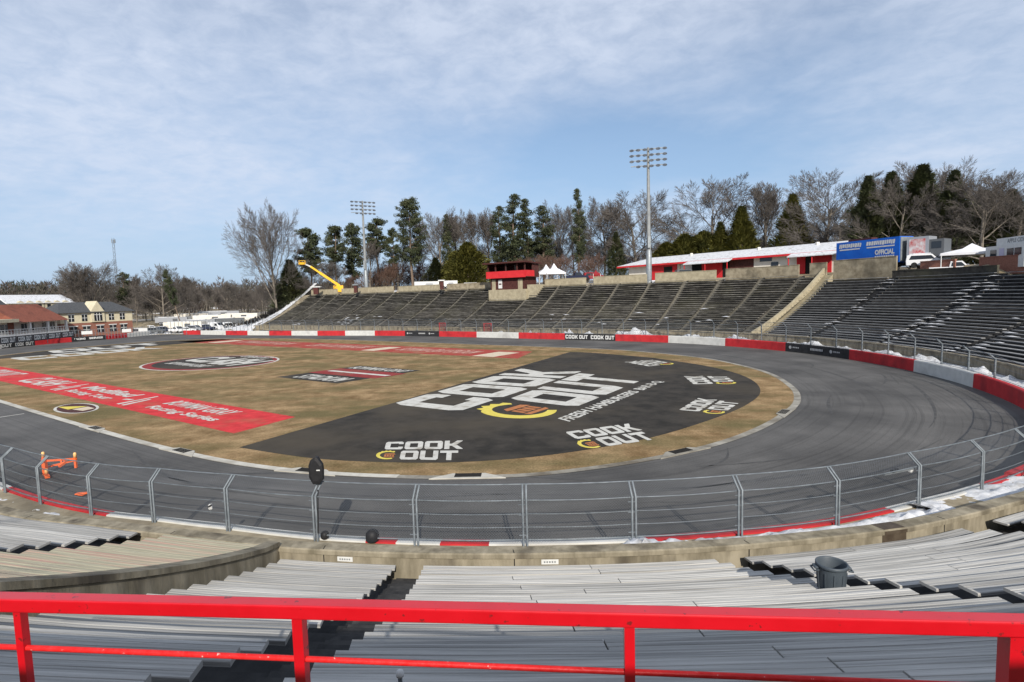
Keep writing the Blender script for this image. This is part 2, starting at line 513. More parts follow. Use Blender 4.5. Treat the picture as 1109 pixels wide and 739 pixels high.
def ground_h(x, y):
    a, l = loc((x, y))
    s = stadium_out(a, l)
    low = 0.3 + 1.6 * smooth((a - 135) / 60) + 9.0 * smooth((a - 260) / 260)
    hi = 10.2 + 3.0 * smooth((s - 45) / 80) + 6 * smooth((s - 120) / 300)
    if s < 1.5: base = -0.06
    elif s < 20.5: base = max(-0.06, sprof((s - S0) / PITCH) - 2.2)
    else: base = hi
    side = 1 - smooth((a - 113) / 8)          # the stands end here
    if l > 0: side = 1 - smooth((a - 75) / 12)
    if s < 1.5: side = 1
    lowv = low if a > 60 else base
    if a > 132: lowv = low
    elif s < 6: lowv = -0.06 + (low + .06) * smooth((s - 1) / 5)
    h = base * side + lowv * (1 - side)
    if a > 118 and -60 < l < 40 and s >= 1.5: h = low
    return h + .25 * (mnoise.noise(Vector((x * .02, y * .02, 0)))) * (1 if s > 22 or a > 125 else 0)

axis = []
x = 0.0; st = 3.5
while x < 3200:
    axis.append(x)
    if x > 210: st *= 1.16
    x += st
xs = [-q for q in axis[:0:-1]] + axis
g = MB()
nx = len(xs)
ctr = (-20.0, 70.0)
vs = [(ctr[0] + X, ctr[1] + Y, ground_h(ctr[0] + X, ctr[1] + Y)) for Y in xs for X in xs]
fs = []
for j in range(nx - 1):
    for i in range(nx - 1):
        fs.append((j * nx + i, j * nx + i + 1, (j + 1) * nx + i + 1, (j + 1) * nx + i))
g.add(vs, fs, 0, None, True)
tag(g.build('ground', m_terrain), kind='structure')

# ---- outlines in stadium coordinates
wall_main = [(120.5, -30.2), (114.8, -31.5), (99.3, -33.6), (86.7, -35.8), (72.8, -38.6), (60.5, -41.6), (48.1, -43.4), (35.9, -44.0), (20, -44.2), (0, -44.2)]
wl = catmull([(a, l, 0) for a, l in wall_main], 8)
wall_loop = [(p.x, p.y) for p in wl]
for i in range(1, 181):
    ph = -90 + i
    r = Wr(ph)
    wall_loop.append((-r * math.cos(R(ph)), r * math.sin(R(ph))))
wall_tail = catmull([(q[0], q[1], 0) for q in [(0, 35.1), (30, 35.3), (60, 35.0), (80, 33.5), (97, 28.5), (109, 19), (115.7, 8), (119.6, 1.7), (122.9, -5.9), (124.1, -13.3), (127, -19), (130.5, -25.5)]], 8)
wall_loop += [(p.x, p.y) for p in wall_tail[1:]]

infield_pts = [(0.8, -31.3), (-8.4, -29.4), (-16.7, -25.6), (-21.9, -20.9), (-26.1, -15.3), (-29.0, -8.2), (-30.1, -3), (-30.2, 1.2), (-29.6, 6.7), (-28.3, 11.7),
               (-26.1, 16.2), (-23.3, 20), (-20.8, 22.1), (-17.5, 24), (-13.2, 25.7), (-8.6, 26.7), (-2.5, 27.2), (7.6, 27.4), (28, 27.4), (60, 27.1), (78, 23.8), (87, 18.6),
               (93.6, 12.2), (96.6, 7.2), (99, 1.5), (100.4, -5.7), (99.9, -12.9), (97, -19), (90.6, -24.5), (77.2, -29.2), (60, -31.0), (45, -31.4), (24.7, -31.3)]
infield = [(p.x, p.y) for p in catmull([(a, l, 0) for a, l in infield_pts], 6, True)]

# ---- racing surface: one ring from the kerb to the wall
def polylen(pts):
    L = [0]
    for i in range(1, len(pts)): L.append(L[-1] + math.dist(pts[i], pts[i - 1]))
    return L
outer = wall_loop + [(127, -29)]
trk = MB()
L_ = polylen(outer)
inn = []
for q in outer:
    k = min(range(len(infield)), key=lambda i: math.dist(infield[i], q))
    inn.append(infield[k])
NV = 6
vs, fs, uvs = [], [], []
for i, q in enumerate(outer):
    for j in range(NV):
        k = j / (NV - 1)
        o_ = (q[0], q[1])
        p = SW(inn[i][0] + (o_[0] - inn[i][0]) * k, inn[i][1] + (o_[1] - inn[i][1]) * k, 0.0)
        vs.append(p)
m_ = len(outer)
for i in range(m_):
    i2 = (i + 1) % m_
    l2 = L_[i2] if i2 else L_[-1] + math.dist(outer[-1], outer[0])
    for j in range(NV - 1):
        fs.append((i * NV + j, i2 * NV + j, i2 * NV + j + 1, i * NV + j + 1))
        w = 13.0
        uvs.append([(L_[i], w * j / (NV - 1)), (l2, w * j / (NV - 1)), (l2, w * (j + 1) / (NV - 1)), (L_[i], w * (j + 1) / (NV - 1))])
trk.add(vs, fs, 0, uvs)
tag(trk.build('racetrack', m_asphalt, fix=True), kind='structure')

def flat(name, pts, z, mat, kind='structure'):
    b = MB()
    b.add([SW(a, l, z) for a, l in pts], [tuple(range(len(pts)))])
    me = b.build(name, mat)
    bm = bmesh.new(); bm.from_mesh(me.data)
    bmesh.ops.triangulate(bm, faces=bm.faces)
    for f in bm.faces:
        if f.normal.z < 0: f.normal_flip()
    bm.to_mesh(me.data); bm.free()
    return tag(me, kind=kind)

flat('infield_turf', infield, 0.012, m_grass)

# low concrete kerb round the turf, brighter painted on the near straight
def ring_strip(name, pts, w0, w1, z, mat, closed=True):
    b = MB()
    n = len(pts)
    vs = []
    for i in range(n):
        p0, p1 = Vector(pts[(i - 1) % n] if (closed or i) else pts[0]), Vector(pts[(i + 1) % n] if (closed or i < n - 1) else pts[-1])
        d = (p1 - p0).normalized()
        nrm = Vector((d.y, -d.x))
        q = Vector(pts[i])
        vs += [q + nrm * w0, q + nrm * w1]
    fs = [(2 * i, 2 * ((i + 1) % n), 2 * ((i + 1) % n) + 1, 2 * i + 1) for i in range(n if closed else n - 1)]
    b.add([SW(v.x, v.y, z) for v in vs], fs)
    o = b.build(name, mat, fix=False)
    bm = bmesh.new(); bm.from_mesh(o.data)
    for f in bm.faces:
        if f.normal.z < 0: f.normal_flip()
    bm.to_mesh(o.data); bm.free()
    return tag(o, kind='structure')
m_kerb = M('worn_pale_kerb', (.20, .185, .155), (.36, .34, .29), 1.0, .9, .2, c3=(.14, .12, .09), scale3=.6)
m_kerb_white = M('pale_concrete_kerb', (.40, .38, .33), (.56, .54, .48), 1.2, .9, .1, c3=(.30, .27, .22), scale3=.5)
inf_near = [q for q in infield if q[1] > 22 and -14 < q[0] < 90]
inf_near = sorted(inf_near, key=lambda q: -q[0])
ring_strip('kerb', infield, -.05, .40, .020, m_kerb)
nk = [q for q in infield]
i0 = next(i for i, q in enumerate(infield) if q[1] > 20 and q[0] > -18)
i1 = next(i for i, q in enumerate(infield) if q[1] > 5 and q[0] > 92)
ring_strip('painted_kerb', infield[i0:i1], -.02, .42, .030, m_kerb_white, closed=False)
# joint rim line on the bend (darker cut stones)
# drain aprons with grates
for (a, l, lab) in [(-12.9, 25.6, 'dark drain grate in a pale concrete pad left of the nearest painted lettering'), (-20.3, 22.2, 'dark drain grate in a pale pad below the middle of the black paint'),
                    (-27.2, 14.2, 'drain grate in a pale pad beside the lower right end of the black paint'), (-30.0, 2.1, 'rusty drain grate at the tip of the infield'),
                    (-3.7, 26.9, 'drain grate in a pale pad close to the red painted band'), (8.4, 27.1, 'drain grate in a pale pad near the small oval emblem')]:
    k = min(range(len(infield)), key=lambda i: math.dist(infield[i], (a, l)))
    p = Vector(infield[k]); d = (Vector(infield[(k + 1) % len(infield)]) - Vector(infield[k - 1])).normalized()
    nr = Vector((-d.y, d.x))
    if nr.dot(Vector((30, 0)) - p) < 0: nr = -nr
    if a < 0 and nr.dot(Vector((5, 0)) - p) < 0: nr = -nr
    e = empty('drain', SW(a, l, 0), lab, 'drain', 'drain grates round the infield')
    b = MB()
    q = [p - d * 1.7 + nr * -.05, p + d * 1.7 + nr * -.05, p + d * .75 + nr * .62, p - d * .75 + nr * .62]
    b.prism([SW(v.x, v.y)[:2] for v in q], .0, .045)
    b.build('drain_pad', m_kerb_white if a > -22 else m_kerb, e, fix=True)
    b = MB()
    c = p + nr * .33
    for kk in range(5):
        f0 = c + nr * (-.2 + .1 * kk)
        b.bar(SW(*(f0 - d * .55), .055), SW(*(f0 + d * .55), .055), .055, .02)
    for sg in (-1, 1):
        b.bar(SW(*(c + d * sg * .57 - nr * .24), .055), SW(*(c + d * sg * .57 + nr * .24), .055), .05, .025)
    b.build('drain_grate', m_dark, e)

# ---- painted markings on the turf
Dpts = [(-5.9, 24.8), (-11.0, 24.1), (-14.6, 22.9), (-18.4, 20.8), (-21.7, 17.5), (-24.7, 12.2), (-26.6, 5.2), (-27.3, 0), (-27.1, -4.9), (-25.6, -10.0), (-22.9, -14.6), (-18.8, -18.7), (-12.6, -22.7), (-10.4, -23.7), (-2.0, -26.0), (1.2, -25.9)]
Ds = [(p.x, p.y) for p in catmull([(a, l, 0) for a, l in Dpts], 5)]
flat('black_painted_turf', Ds, .018, m_black_turf)
D2 = [(84, 19.5), (90, 14.5), (94.5, 8), (97.3, 0), (98.4, -7), (97.6, -13.5), (94.5, -18.3), (88.6, -23.0), (84.8, -25)]
flat('far_black_painted_turf', [(p.x, p.y) for p in catmull([(a, l, 0) for a, l in D2], 5)], .018, m_black_turf)
flat('red_painted_band', [(-1.6, 18.4), (78, 18.6), (78, 23.2), (-2.4, 23.2)], .018, m_red_turf)
flat('far_red_painted_band', [(3.6, -16.6), (92, -15.6), (90, -23.4), (45, -24.6), (6.5, -24.6)], .018, m_red_turf_worn)
for (a0, a1) in ((7.4, 11.0), (30.6, 33.6), (78, 81.5)):
    flat('cream_painted_block', [(a0, -22.6), (a1, -22.6), (a1 + .3, -16.9), (a0 + .3, -16.9)], .026, m_cream_turf)

GLY = {  # heavy block letters: polygons in a unit cell that never overlap
    'C': [[(0, .14), (.1, 0), (.9, 0), (1, .12), (1, .33), (.74, .33), (.74, .24), (.29, .24), (.29, .76), (.74, .76), (.74, .67), (1, .67), (1, .88), (.9, 1), (.1, 1), (0, .86)]],
    'O': [[(0, .14), (.1, 0), (.9, 0), (1, .14), (.72, .25), (.28, .25)], [(1, .14), (1, .86), (.72, .75), (.72, .25)], [(1, .86), (.9, 1), (.1, 1), (0, .86), (.28, .75), (.72, .75)], [(0, .86), (0, .14), (.28, .25), (.28, .75)]],
    'K': [[(0, 0), (.28, 0), (.28, .38), (.40, .38), (.70, 0), (1, 0), (1, .06), (.66, .5), (1, .94), (1, 1), (.70, 1), (.40, .62), (.28, .62), (.28, 1), (0, 1)]],
    'U': [[(0, 1), (0, .14), (.1, 0), (.9, 0), (1, .14), (1, 1), (.72, 1), (.72, .25), (.28, .25), (.28, 1)]],
    'T': [[(.36, 0), (.64, 0), (.64, .75), (1, .75), (1, 1), (0, 1), (0, .75), (.36, .75)]]}

def quadmap(TL, BL, BR, TR):
    TL, BL, BR, TR = map(Vector, (TL, BL, BR, TR))
    def f(u, v): return BL * (1 - u) * (1 - v) + BR * u * (1 - v) + TR * u * v + TL * (1 - u) * v
    return f

def block_text(b, word, f, gap=.14, u0=0.0, u1=1.0, v0=0.0, v1=1.0):
    n = len(word)
    w = (u1 - u0) / (n + gap * (n - 1))
    for i, ch in enumerate(word):
        if ch == ' ': continue
        x0 = u0 + i * w * (1 + gap)
        for poly in GLY[ch]:
            b.add([f(x0 + p[0] * w, v0 + p[1] * (v1 - v0)) for p in poly], [tuple(range(len(poly)))])

_txtcache = {}
def text_shape(body, bold=.018):
    key = (body, bold)
    if key in _txtcache: return _txtcache[key]
    cu = bpy.data.curves.new('tmp', 'FONT')
    cu.body = body; cu.offset = bold; cu.fill_mode = 'FRONT'; cu.resolution_u = 3
    ob = bpy.data.objects.new('tmp', cu); col.objects.link(ob)
    dg = bpy.context.evaluated_depsgraph_get(); dg.update()
    me = bpy.data.meshes.new_from_object(ob.evaluated_get(dg))
    V = [tuple(v.co) for v in me.vertices]; F = [tuple(p.vertices) for p in me.polygons]
    x0 = min(v[0] for v in V); x1 = max(v[0] for v in V); y0 = min(v[1] for v in V); y1 = max(v[1] for v in V)
    V = [((v[0] - x0) / (x1 - x0), (v[1] - y0) / (y1 - y0)) for v in V]
    bpy.data.objects.remove(ob); bpy.data.curves.remove(cu); bpy.data.meshes.remove(me)
    _txtcache[key] = (V, F)
    return V, F
def font_text(b, body, f, bold=.018, u0=0, u1=1, v0=0, v1=1):
    V, F = text_shape(body, bold)
    b.add([f(u0 + v[0] * (u1 - u0), v0 + v[1] * (v1 - v0)) for v in V], F)

def up_fix(o):
    bm = bmesh.new(); bm.from_mesh(o.data)
    bmesh.ops.triangulate(bm, faces=bm.faces)
    for f in bm.faces:
        if f.normal.z < 0: f.normal_flip()
    bm.to_mesh(o.data); bm.free()
    return o
def G(q, z): return SW(q[0], q[1], z)
def gq(TL, BL, BR, TR, z=.030): return quadmap(G(TL, z), G(BL, z), G(BR, z), G(TR, z))

def mark(name, b, mat): return tag(up_fix(b.build(name, mat)), kind='structure')

b = MB()
block_text(b, 'COOK', gq((-4.3, 12.0), (-10.7, 11.7), (-9.2, -9.4), (-2.2, -8.7)), .10)
block_text(b, 'OUT', gq((-11.2, 6.4), (-17.2, 6.6), (-16.8, -7.4), (-9.6, -8.2)), .10)
mark('large_painted_lettering', b, m_letter)
def burger_c(cb, ob, f):
    """the curved yellow C with a toothed upper tip round a small brown patch"""
    outer, inner = [], []
    for i in range(25):
        a = R(48 + 255 * i / 24)
        th = .12 + .05 * math.sin(i / 24 * math.pi)
        outer.append((.5 + .5 * math.cos(a), .5 + .5 * math.sin(a)))
        inner.append((.5 + (.5 - th) * math.cos(a), .5 + (.5 - th) * math.sin(a)))
    for i in range(24):
        k = .0 if i > 8 else (.045 if i % 2 else -.03)
        o1, o2 = outer[i], outer[i + 1]
        o1 = (.5 + (o1[0] - .5) * (1 + 2 * k), .5 + (o1[1] - .5) * (1 + 2 * k))
        k2 = .0 if i + 1 > 8 else (.045 if (i + 1) % 2 else -.03)
        o2 = (.5 + (o2[0] - .5) * (1 + 2 * k2), .5 + (o2[1] - .5) * (1 + 2 * k2))
        cb.add([f(*o1), f(*o2), f(*inner[i + 1]), f(*inner[i])], [(0, 1, 2, 3)])
    for j in range(4):      # the patch: four upright bars below a wavy bar
        x0 = .37 + j * .115
        ob.add([f(x0, .33), f(x0 + .085, .33), f(x0 + .085, .52), f(x0, .52)], [(0, 1, 2, 3)])
    ob.add([f(.33, .55), f(.86, .55), f(.80, .68), f(.40, .66)], [(0, 1, 2, 3)])
    ob.add([f(.38, .22), f(.80, .22), f(.84, .30), f(.34, .30)], [(0, 1, 2, 3)])
yb, ob_ = MB(), MB()
burger_c(yb, ob_, gq((-10.9, 11.4), (-16.9, 12.2), (-17.0, 7.0), (-11.6, 6.7)))
b = MB()
font_text(b, 'FRESH HAMBURGERS  BAR-B-Q', gq((-17.9, 10.4), (-19.2, 10.9), (-19.0, -6.6), (-17.9, -6.6)), .03)
mark('painted_tagline', b, m_letter)
b = MB()
for (TL, BL, BR, TR) in [((-12.2, 20.1), (-14.5, 22.5), (-18.4, 20.5), (-16.0, 17.6)), ((-19.9, 13.5), (-22.8, 15.8), (-25.3, 12.0), (-22.4, 9.6)), ((-23.8, 4.7), (-26.6, 4.4), (-26.7, -.2), (-23.7, -.3)),
                         ((-21.7, -6.0), (-24.7, -8.1), (-22.7, -12.2), (-19.4, -10.4)), ((-14.2, -15.6), (-15.8, -18.9), (-11.8, -21.5), (-10.1, -18.2))]:
    f = gq(TL, BL, BR, TR, .030)
    block_text(b, 'COOK', f, .10, .06, 1.0, .54, 1.0)
    block_text(b, 'OUT', f, .10, .27, .95, 0.0, .46)
    f2 = quadmap(f(-.02, .46), f(-.02, 0), f(.25, 0), f(.25, .46))
    burger_c(yb, ob_, f2)
mark('small_painted_letterings', b, m_letter)
mark('yellow_painted_emblems', yb, m_yellow_turf)
mark('brown_painted_emblem_fill', ob_, m_orange_turf)

# red band lettering (read from the near straight)
b = MB()
for (a0, a1, l0, l1, w) in [(13.0, 3.6, 19.2, 20.7, 'BOWMAN GRAY'), (12.6, 2.4, 21.2, 22.4, 'Racing Series'), (30.5, 19.6, 19.3, 20.8, 'Modified'), (30.0, 20.2, 21.3, 22.5, 'Racing Tour'), (45, 36, 19.3, 22.3, 'CLASH'), (62, 52, 19.3, 22.3, 'COOK OUT')]:
    f = gq((a0, l0), (a0 + .2, l1), (a1 + .2, l1), (a1, l0))
    font_text(b, w, f, .03)
for a0 in (17.6, 33.5):      # chequered-flag like strokes between the words
    for k in range(4):
        b.add([SW(a0 - k * .5 + x, l, .030) for x, l in ((0, 19.2 + k * .5), (-.35, 19.2 + k * .5), (-1.3, 22.6), (-.75, 22.6))][:4], [(0, 1, 2, 3)]) if k in (0, 2) else None
    b.add([SW(a0 + 1.2, 21.1, .031), SW(a0 + 1.2, 21.5, .031), SW(a0 + .15, 21.3, .031), SW(a0 + .15, 20.9, .031)], [(0, 1, 2, 3)])
mark('white_band_lettering', b, m_letter)
b = MB()
for (a0, a1, w) in [(28.5, 13.5, 'BOWMAN GRAY STADIUM'), (52, 36, 'CLASH AT BOWMAN GRAY'), (75, 58, 'BOWMAN GRAY STADIUM')]:
    f = gq((a0, -22.6), (a0, -19), (a1, -19), (a1, -22.6))
    font_text(b, w, f, .02)
m_pink = M('faded_pink_turf_paint', (.50, .25, .20), (.60, .40, .33), 2, .95)
mark('faded_far_band_lettering', b, m_pink)

# midfield oval emblem
def ell(ca, cl, ra, rl, rot, n=48, k=1.0):
    o = []
    for i in range(n):
        t = 2 * math.pi * i / n
        x, y = ra * k * math.cos(t), rl * k * math.sin(t)
        o.append((ca + x * math.cos(rot) - y * math.sin(rot), cl + x * math.sin(rot) + y * math.cos(rot)))
    return o
flat('emblem_outline', ell(41.2, 2.6, 9.9, 8.0, R(0)), .018, m_letter)
flat('emblem_red_ring', ell(41.2, 2.6, 9.6, 7.7, R(0)), .024, m_dull_red)
flat('emblem_black_field', ell(41.2, 2.3, 8.9, 6.9, R(0)), .030, m_black_turf)
b = MB()
font_text(b, 'CLASH', gq((48.0, -2.2), (48.6, 3.4), (34.4, 4.0), (33.8, -2.4), .036), .05)
font_text(b, 'BOWMAN GRAY', gq((46.5, 4.6), (46.5, 6.4), (36.4, 6.4), (36.4, 4.6), .036), .03)
font_text(b, 'COOK OUT', gq((44.5, -4.6), (44.5, -3.0), (37.6, -3.0), (37.6, -4.6), .036), .03)
mark('emblem_lettering', b, m_letter)

# second emblem: slanted bands
def band(l0, l1, a0, a1, sh, z, mat, name):
    flat(name, [(a0, l0), (a1, l0), (a1 - sh, l1), (a0 - sh, l1)], z, mat)
band(-3.2, 7.2, 17.6, 7.4, -1.0, .018, m_black_turf, 'second_emblem_black')
band(-.6, 3.4, 17.9, 7.0, -.5, .024, m_dull_red, 'second_emblem_red')
band(1.0, 1.7, 17.2, 7.6, -.2, .030, m_letter, 'second_emblem_white')
b = MB()
font_text(b, 'BOWMAN GRAY', gq((17.0, -2.8), (17.2, -1.0), (8.2, -1.0), (8.0, -2.8), .030), .03)
font_text(b, 'STADIUM', gq((16.6, 4.2), (16.8, 6.6), (9.6, 6.6), (9.4, 4.2), .030), .03)
mark('second_emblem_lettering', b, m_letter)
# small oval by the near kerb
flat('small_oval_outline', ell(17.8, 25.0, 2.9, 1.35, R(-6)), .018, m_letter)
flat('small_oval_dark', ell(17.8, 25.0, 2.7, 1.15, R(-6)), .024, m_wood_dark)
flat('small_oval_yellow', [(20.0, 25.6), (17.6, 25.6), (17.9, 24.2)], .030, m_yellow_turf)
flat('small_oval_pink', [(17.4, 25.4), (15.8, 25.2), (16.2, 24.3), (17.6, 24.3)], .030, m_cream_turf)
# far end letterings
b = MB()
block_text(b, 'COOK', gq((84, 14), (76, 14), (76, -6), (84, -6)), .12)
block_text(b, 'OUT', gq((95, 6), (87, 7), (87, -12), (95, -12)), .12)
mark('far_end_lettering', b, m_letter)

# ---- tyre marks on the bend
b = MB()
tr = random.Random(3)
for i in range(30):
    ph = tr.uniform(-80, 88)
    t = -(ph + 90); ln = tr.uniform(3, 16) if i > 12 else tr.uniform(12, 30)
    off = tr.uniform(-11, -1.5); drift = tr.uniform(-3, 3)
    w = tr.uniform(.10, .28)
    ts = tstep(t, t - ln * 1.35, 14)
    wob = tr.uniform(-.6, .6)
    a_ = []
    for k, tt in enumerate(ts):
        o_ = off + drift * k / 14 + wob * math.sin(k / 14 * 3.1)
        ww = w * math.sin(math.pi * (k + .4) / 14.8)
        a_.append((P(tt, o_ - ww / 2, .006), P(tt, o_ + ww / 2, .006)))
    for k in range(14):
        b.add([a_[k][0], a_[k][1], a_[k + 1][1], a_[k + 1][0]], [(0, 1, 2, 3)])
mark('tyre_marks', b, m_tyremark)
# painted start line and grid lines on the near straight
b = MB()
for a0 in (19.0,):
    b.add([SW(a0, 27.9, .006), SW(a0 + .18, 27.9, .006), SW(a0 + .18, 34.4, .006), SW(a0, 34.4, .006)], [(0, 1, 2, 3)])
mark('painted_lines', b, m_letter)
# ================================================================== TRACK WALL
LW = polylen(wall_loop)
def wall_at(d):
    d = max(0, min(LW[-1] - 1e-6, d))
    lo, hi = 0, len(LW) - 1
    while hi - lo > 1:
        m = (lo + hi) // 2
        if LW[m] <= d: lo = m
        else: hi = m
    k = (d - LW[lo]) / max(1e-9, LW[hi] - LW[lo])
    p = Vector(wall_loop[lo]).lerp(Vector(wall_loop[hi]), k)
    dr = (Vector(wall_loop[hi]) - Vector(wall_loop[lo])).normalized()
    # outward normal in stadium coordinates
    n = Vector((dr.y, -dr.x))
    if n.dot(p - Vector((30, 0))) < 0: n = -n
    return p, dr, n
def wall_d_at_px(px, far=True, imin=0):
    """arc position of the wall seen at picture column px"""
    best, bd = None, 1e9
    for i, q in enumerate(wall_loop):
        if i < imin: continue
        w = SW(q[0], q[1], 0)
        dd = w - CAM
        z = dd.dot(FW)
        if z < 1: continue
        x = CX + FPX * dd.dot(RT) / z
        isfar = w.length > 45
        if isfar != far: continue
        if abs(x - px) < bd: bd, best = abs(x - px), i
    # refine
    i = best
    lo, hi = LW[max(0, i - 1)], LW[min(len(LW) - 1, i + 1)]
    bd = 1e9; bb = LW[i]
    for k in range(41):
        d = lo + (hi - lo) * k / 40
        q, _, _ = wall_at(d)
        dd = SW(q.x, q.y, 0) - CAM
        x = CX + FPX * dd.dot(RT) / dd.dot(FW)
        if abs(x - px) < bd: bd, bb = abs(x - px), d
    return bb

track_wall = empty('track_wall', SW(0, -44.2, 0), 'low concrete wall in red, white and black stretches round the outside of the racetrack', 'wall')
WH = 1.08
def wall_panel(d0, d1, mat, label, s0=-.36, s1=0.0, h=WH):
    b = MB()
    n = max(2, int((d1 - d0) / 1.5))
    rings = []
    for i in range(n + 1):
        p, dr, nn = wall_at(d0 + (d1 - d0) * i / n)
        f = lambda s, z: SW(p.x + nn.x * s, p.y + nn.y * s, z)
        rings.append([f(s0 - .03, 0), f(s1, 0), f(s1, h), f(s0 + .05, h), f(s0, h - .06)])
    vs = sum(rings, [])
    fs = []
    for i in range(n):
        for j in range(5):
            fs.append((i * 5 + j, i * 5 + (j + 1) % 5, i * 5 + 5 + (j + 1) % 5, i * 5 + 5 + j))
    fs += [(4, 3, 2, 1, 0), tuple(range(n * 5, n * 5 + 5))]
    b.add(vs, fs)
    return b.build('wall_panel', mat, track_wall, label, fix=True)
def panel_text(words, d0, d1, mat, z0=.22, z1=.86, block=True, bold=.05):
    b = MB()
    p0, dr, n0 = wall_at(d0); p1, _, n1 = wall_at(d1)
    # words read from the track side: find which end is on the left
    f = lambda u, v: None
    a_ = SW(p0.x - n0.x * .395, p0.y - n0.y * .395, 0); c_ = SW(p1.x - n1.x * .395, p1.y - n1.y * .395, 0)
    def f(u, v):
        d = d0 + (d1 - d0) * u
        p, dr, n = wall_at(d)
        return SW(p.x - n.x * .40, p.y - n.y * .40, z0 + (z1 - z0) * v)
    if block:
        m = len(words)
        for i, (w, u0, u1) in enumerate(words): block_text(b, w, f, .16, u0, u1)
    else:
        for (w, u0, u1) in words: font_text(b, w, f, bold, u0, u1)
    return b.build('wall_lettering', mat, track_wall)
seq = [(183.5, 'end'), (192, 'gap'), (219, 'R'), (246, 'W'), (269.5, 'R'), (293, 'W'), (317, 'R'), (345, 'W'), (375, 'R'), (407, 'W'), (440, 'R'), (477, 'B'), (517.7, 'R'), (563, 'W'), (612.5, 'R'), (667.5, 'C'), (725, 'R'), (787, 'W'), (853, 'R'), (923, 'L'), (994, 'R'), (1060, 'W')]
names = {'R': 'red painted wall stretch', 'W': 'white painted wall stretch', 'B': 'black wall stretch with small white marks', 'C': 'black wall stretch with white lettering', 'L': 'black wall stretch with round white marks'}
mats = {'R': m_red_wall, 'W': m_white_wall, 'B': m_black_wall, 'C': m_black_wall, 'L': m_black_wall}
prev = wall_d_at_px(192)
for (px, k) in seq[2:]:
    d = wall_d_at_px(px)
    wall_panel(prev, d, mats[k], names[k])
    if k == 'C':
        panel_text([('COOK', .02, .27), ('OUT', .30, .47), ('COOK', .53, .78), ('OUT', .81, .98)], prev, d, m_white)
    elif k == 'B':
        b = MB()
        for (u0, u1) in ((.1, .24), (.36, .42), (.46, .72), (.8, .93)):
            pass
    if k in ('L', 'B'):
        b = MB()
        def wf(u, z, off=.40):
            p, _, n = wall_at(prev + (d - prev) * u)
            return SW(p.x - n.x * off, p.y - n.y * off, z)
        for (u0, spec) in ((.08, 'disc'), (.40, 'bars'), (.72, 'disc')):
            if spec == 'disc':
                b.add([wf(u0 + .022 * math.cos(t * .52), .58 + .2 * math.sin(t * .52)) for t in range(12)], [tuple(range(12))])
                for q in range(4):
                    b.add([wf(u0 + .04 + q * .026, .52), wf(u0 + .058 + q * .026, .52), wf(u0 + .058 + q * .026, .68), wf(u0 + .04 + q * .026, .68)], [(0, 1, 2, 3)])
            else:
                for q in range(9):
                    b.add([wf(u0 + q * .022, .46), wf(u0 + .016 + q * .022, .46), wf(u0 + .016 + q * .022, .72), wf(u0 + q * .022, .72)], [(0, 1, 2, 3)])
        b.build('wall_emblems', M('dim_white_marks', (.42, .42, .42)), track_wall)
    prev = d
d1060 = prev
# far right, round the bend out of the frame and along the near side
dn = {px: wall_d_at_px(px, False) for px in (1100, 1070, 968, 760, 700, 530, 478, 430, 398, 340, 118, 100, 5)}
order = [(dn[1100], 'R'), (dn[1070], 'R'), (dn[968], 'W'), (dn[760], 'R'), (dn[700], 'R'), (dn[530], 'W'), (dn[478], 'R'), (dn[430], 'W'), (dn[398], 'R'), (dn[340], 'W'), (dn[118], 'W'), (dn[5], 'R'), (LW[-1] - 130, 'W')]
dd_ = d1060
step_cols = ['R', 'R', 'W', 'R']
kk = 0
while dd_ < order[0][0] - 1:
    nx_ = min(order[0][0], dd_ + 9.0)
    wall_panel(dd_, nx_, mats[step_cols[kk % 4]], names[step_cols[kk % 4]])
    dd_ = nx_; kk += 1
for (d, k) in order[1:]:
    if d > dd_ + .2:
        wall_panel(dd_, d, mats[k], names[k], h=.97); dd_ = d
# far end in front of the clubhouse
ends = [(36.5, 'C2'), (76.6, 'R'), (114, 'B'), (137, 'R'), (170, 'W'), (182, 'W')]
IM = len(wall_loop) - 60
while dd_ < wall_d_at_px(0, True, IM) - 1:
    nx_ = min(wall_d_at_px(0, True, IM), dd_ + 12)
    wall_panel(dd_, nx_, mats['RW'[kk % 2]], names['RW'[kk % 2]]); dd_ = nx_; kk += 1
for px, k in ends:
    d = wall_d_at_px(px, True, IM)
    if d <= dd_ + .1: continue
    kk = 'B' if k == 'C2' else k
    wall_panel(dd_, d, mats[kk], names['C' if k == 'C2' else k])
    if k == 'C2':
        panel_text([('COOK', .40, .66), ('OUT', .72, .96)], dd_, d, m_white, .2, .9)
        panel_text([('OUT', .0, .30)], dd_, d, m_white, .2, .9)
    if k == 'B':
        panel_text([('RACING', .08, .4), ('SERIES', .5, .9)], dd_, d, m_white, .35, .8, False)
    dd_ = d

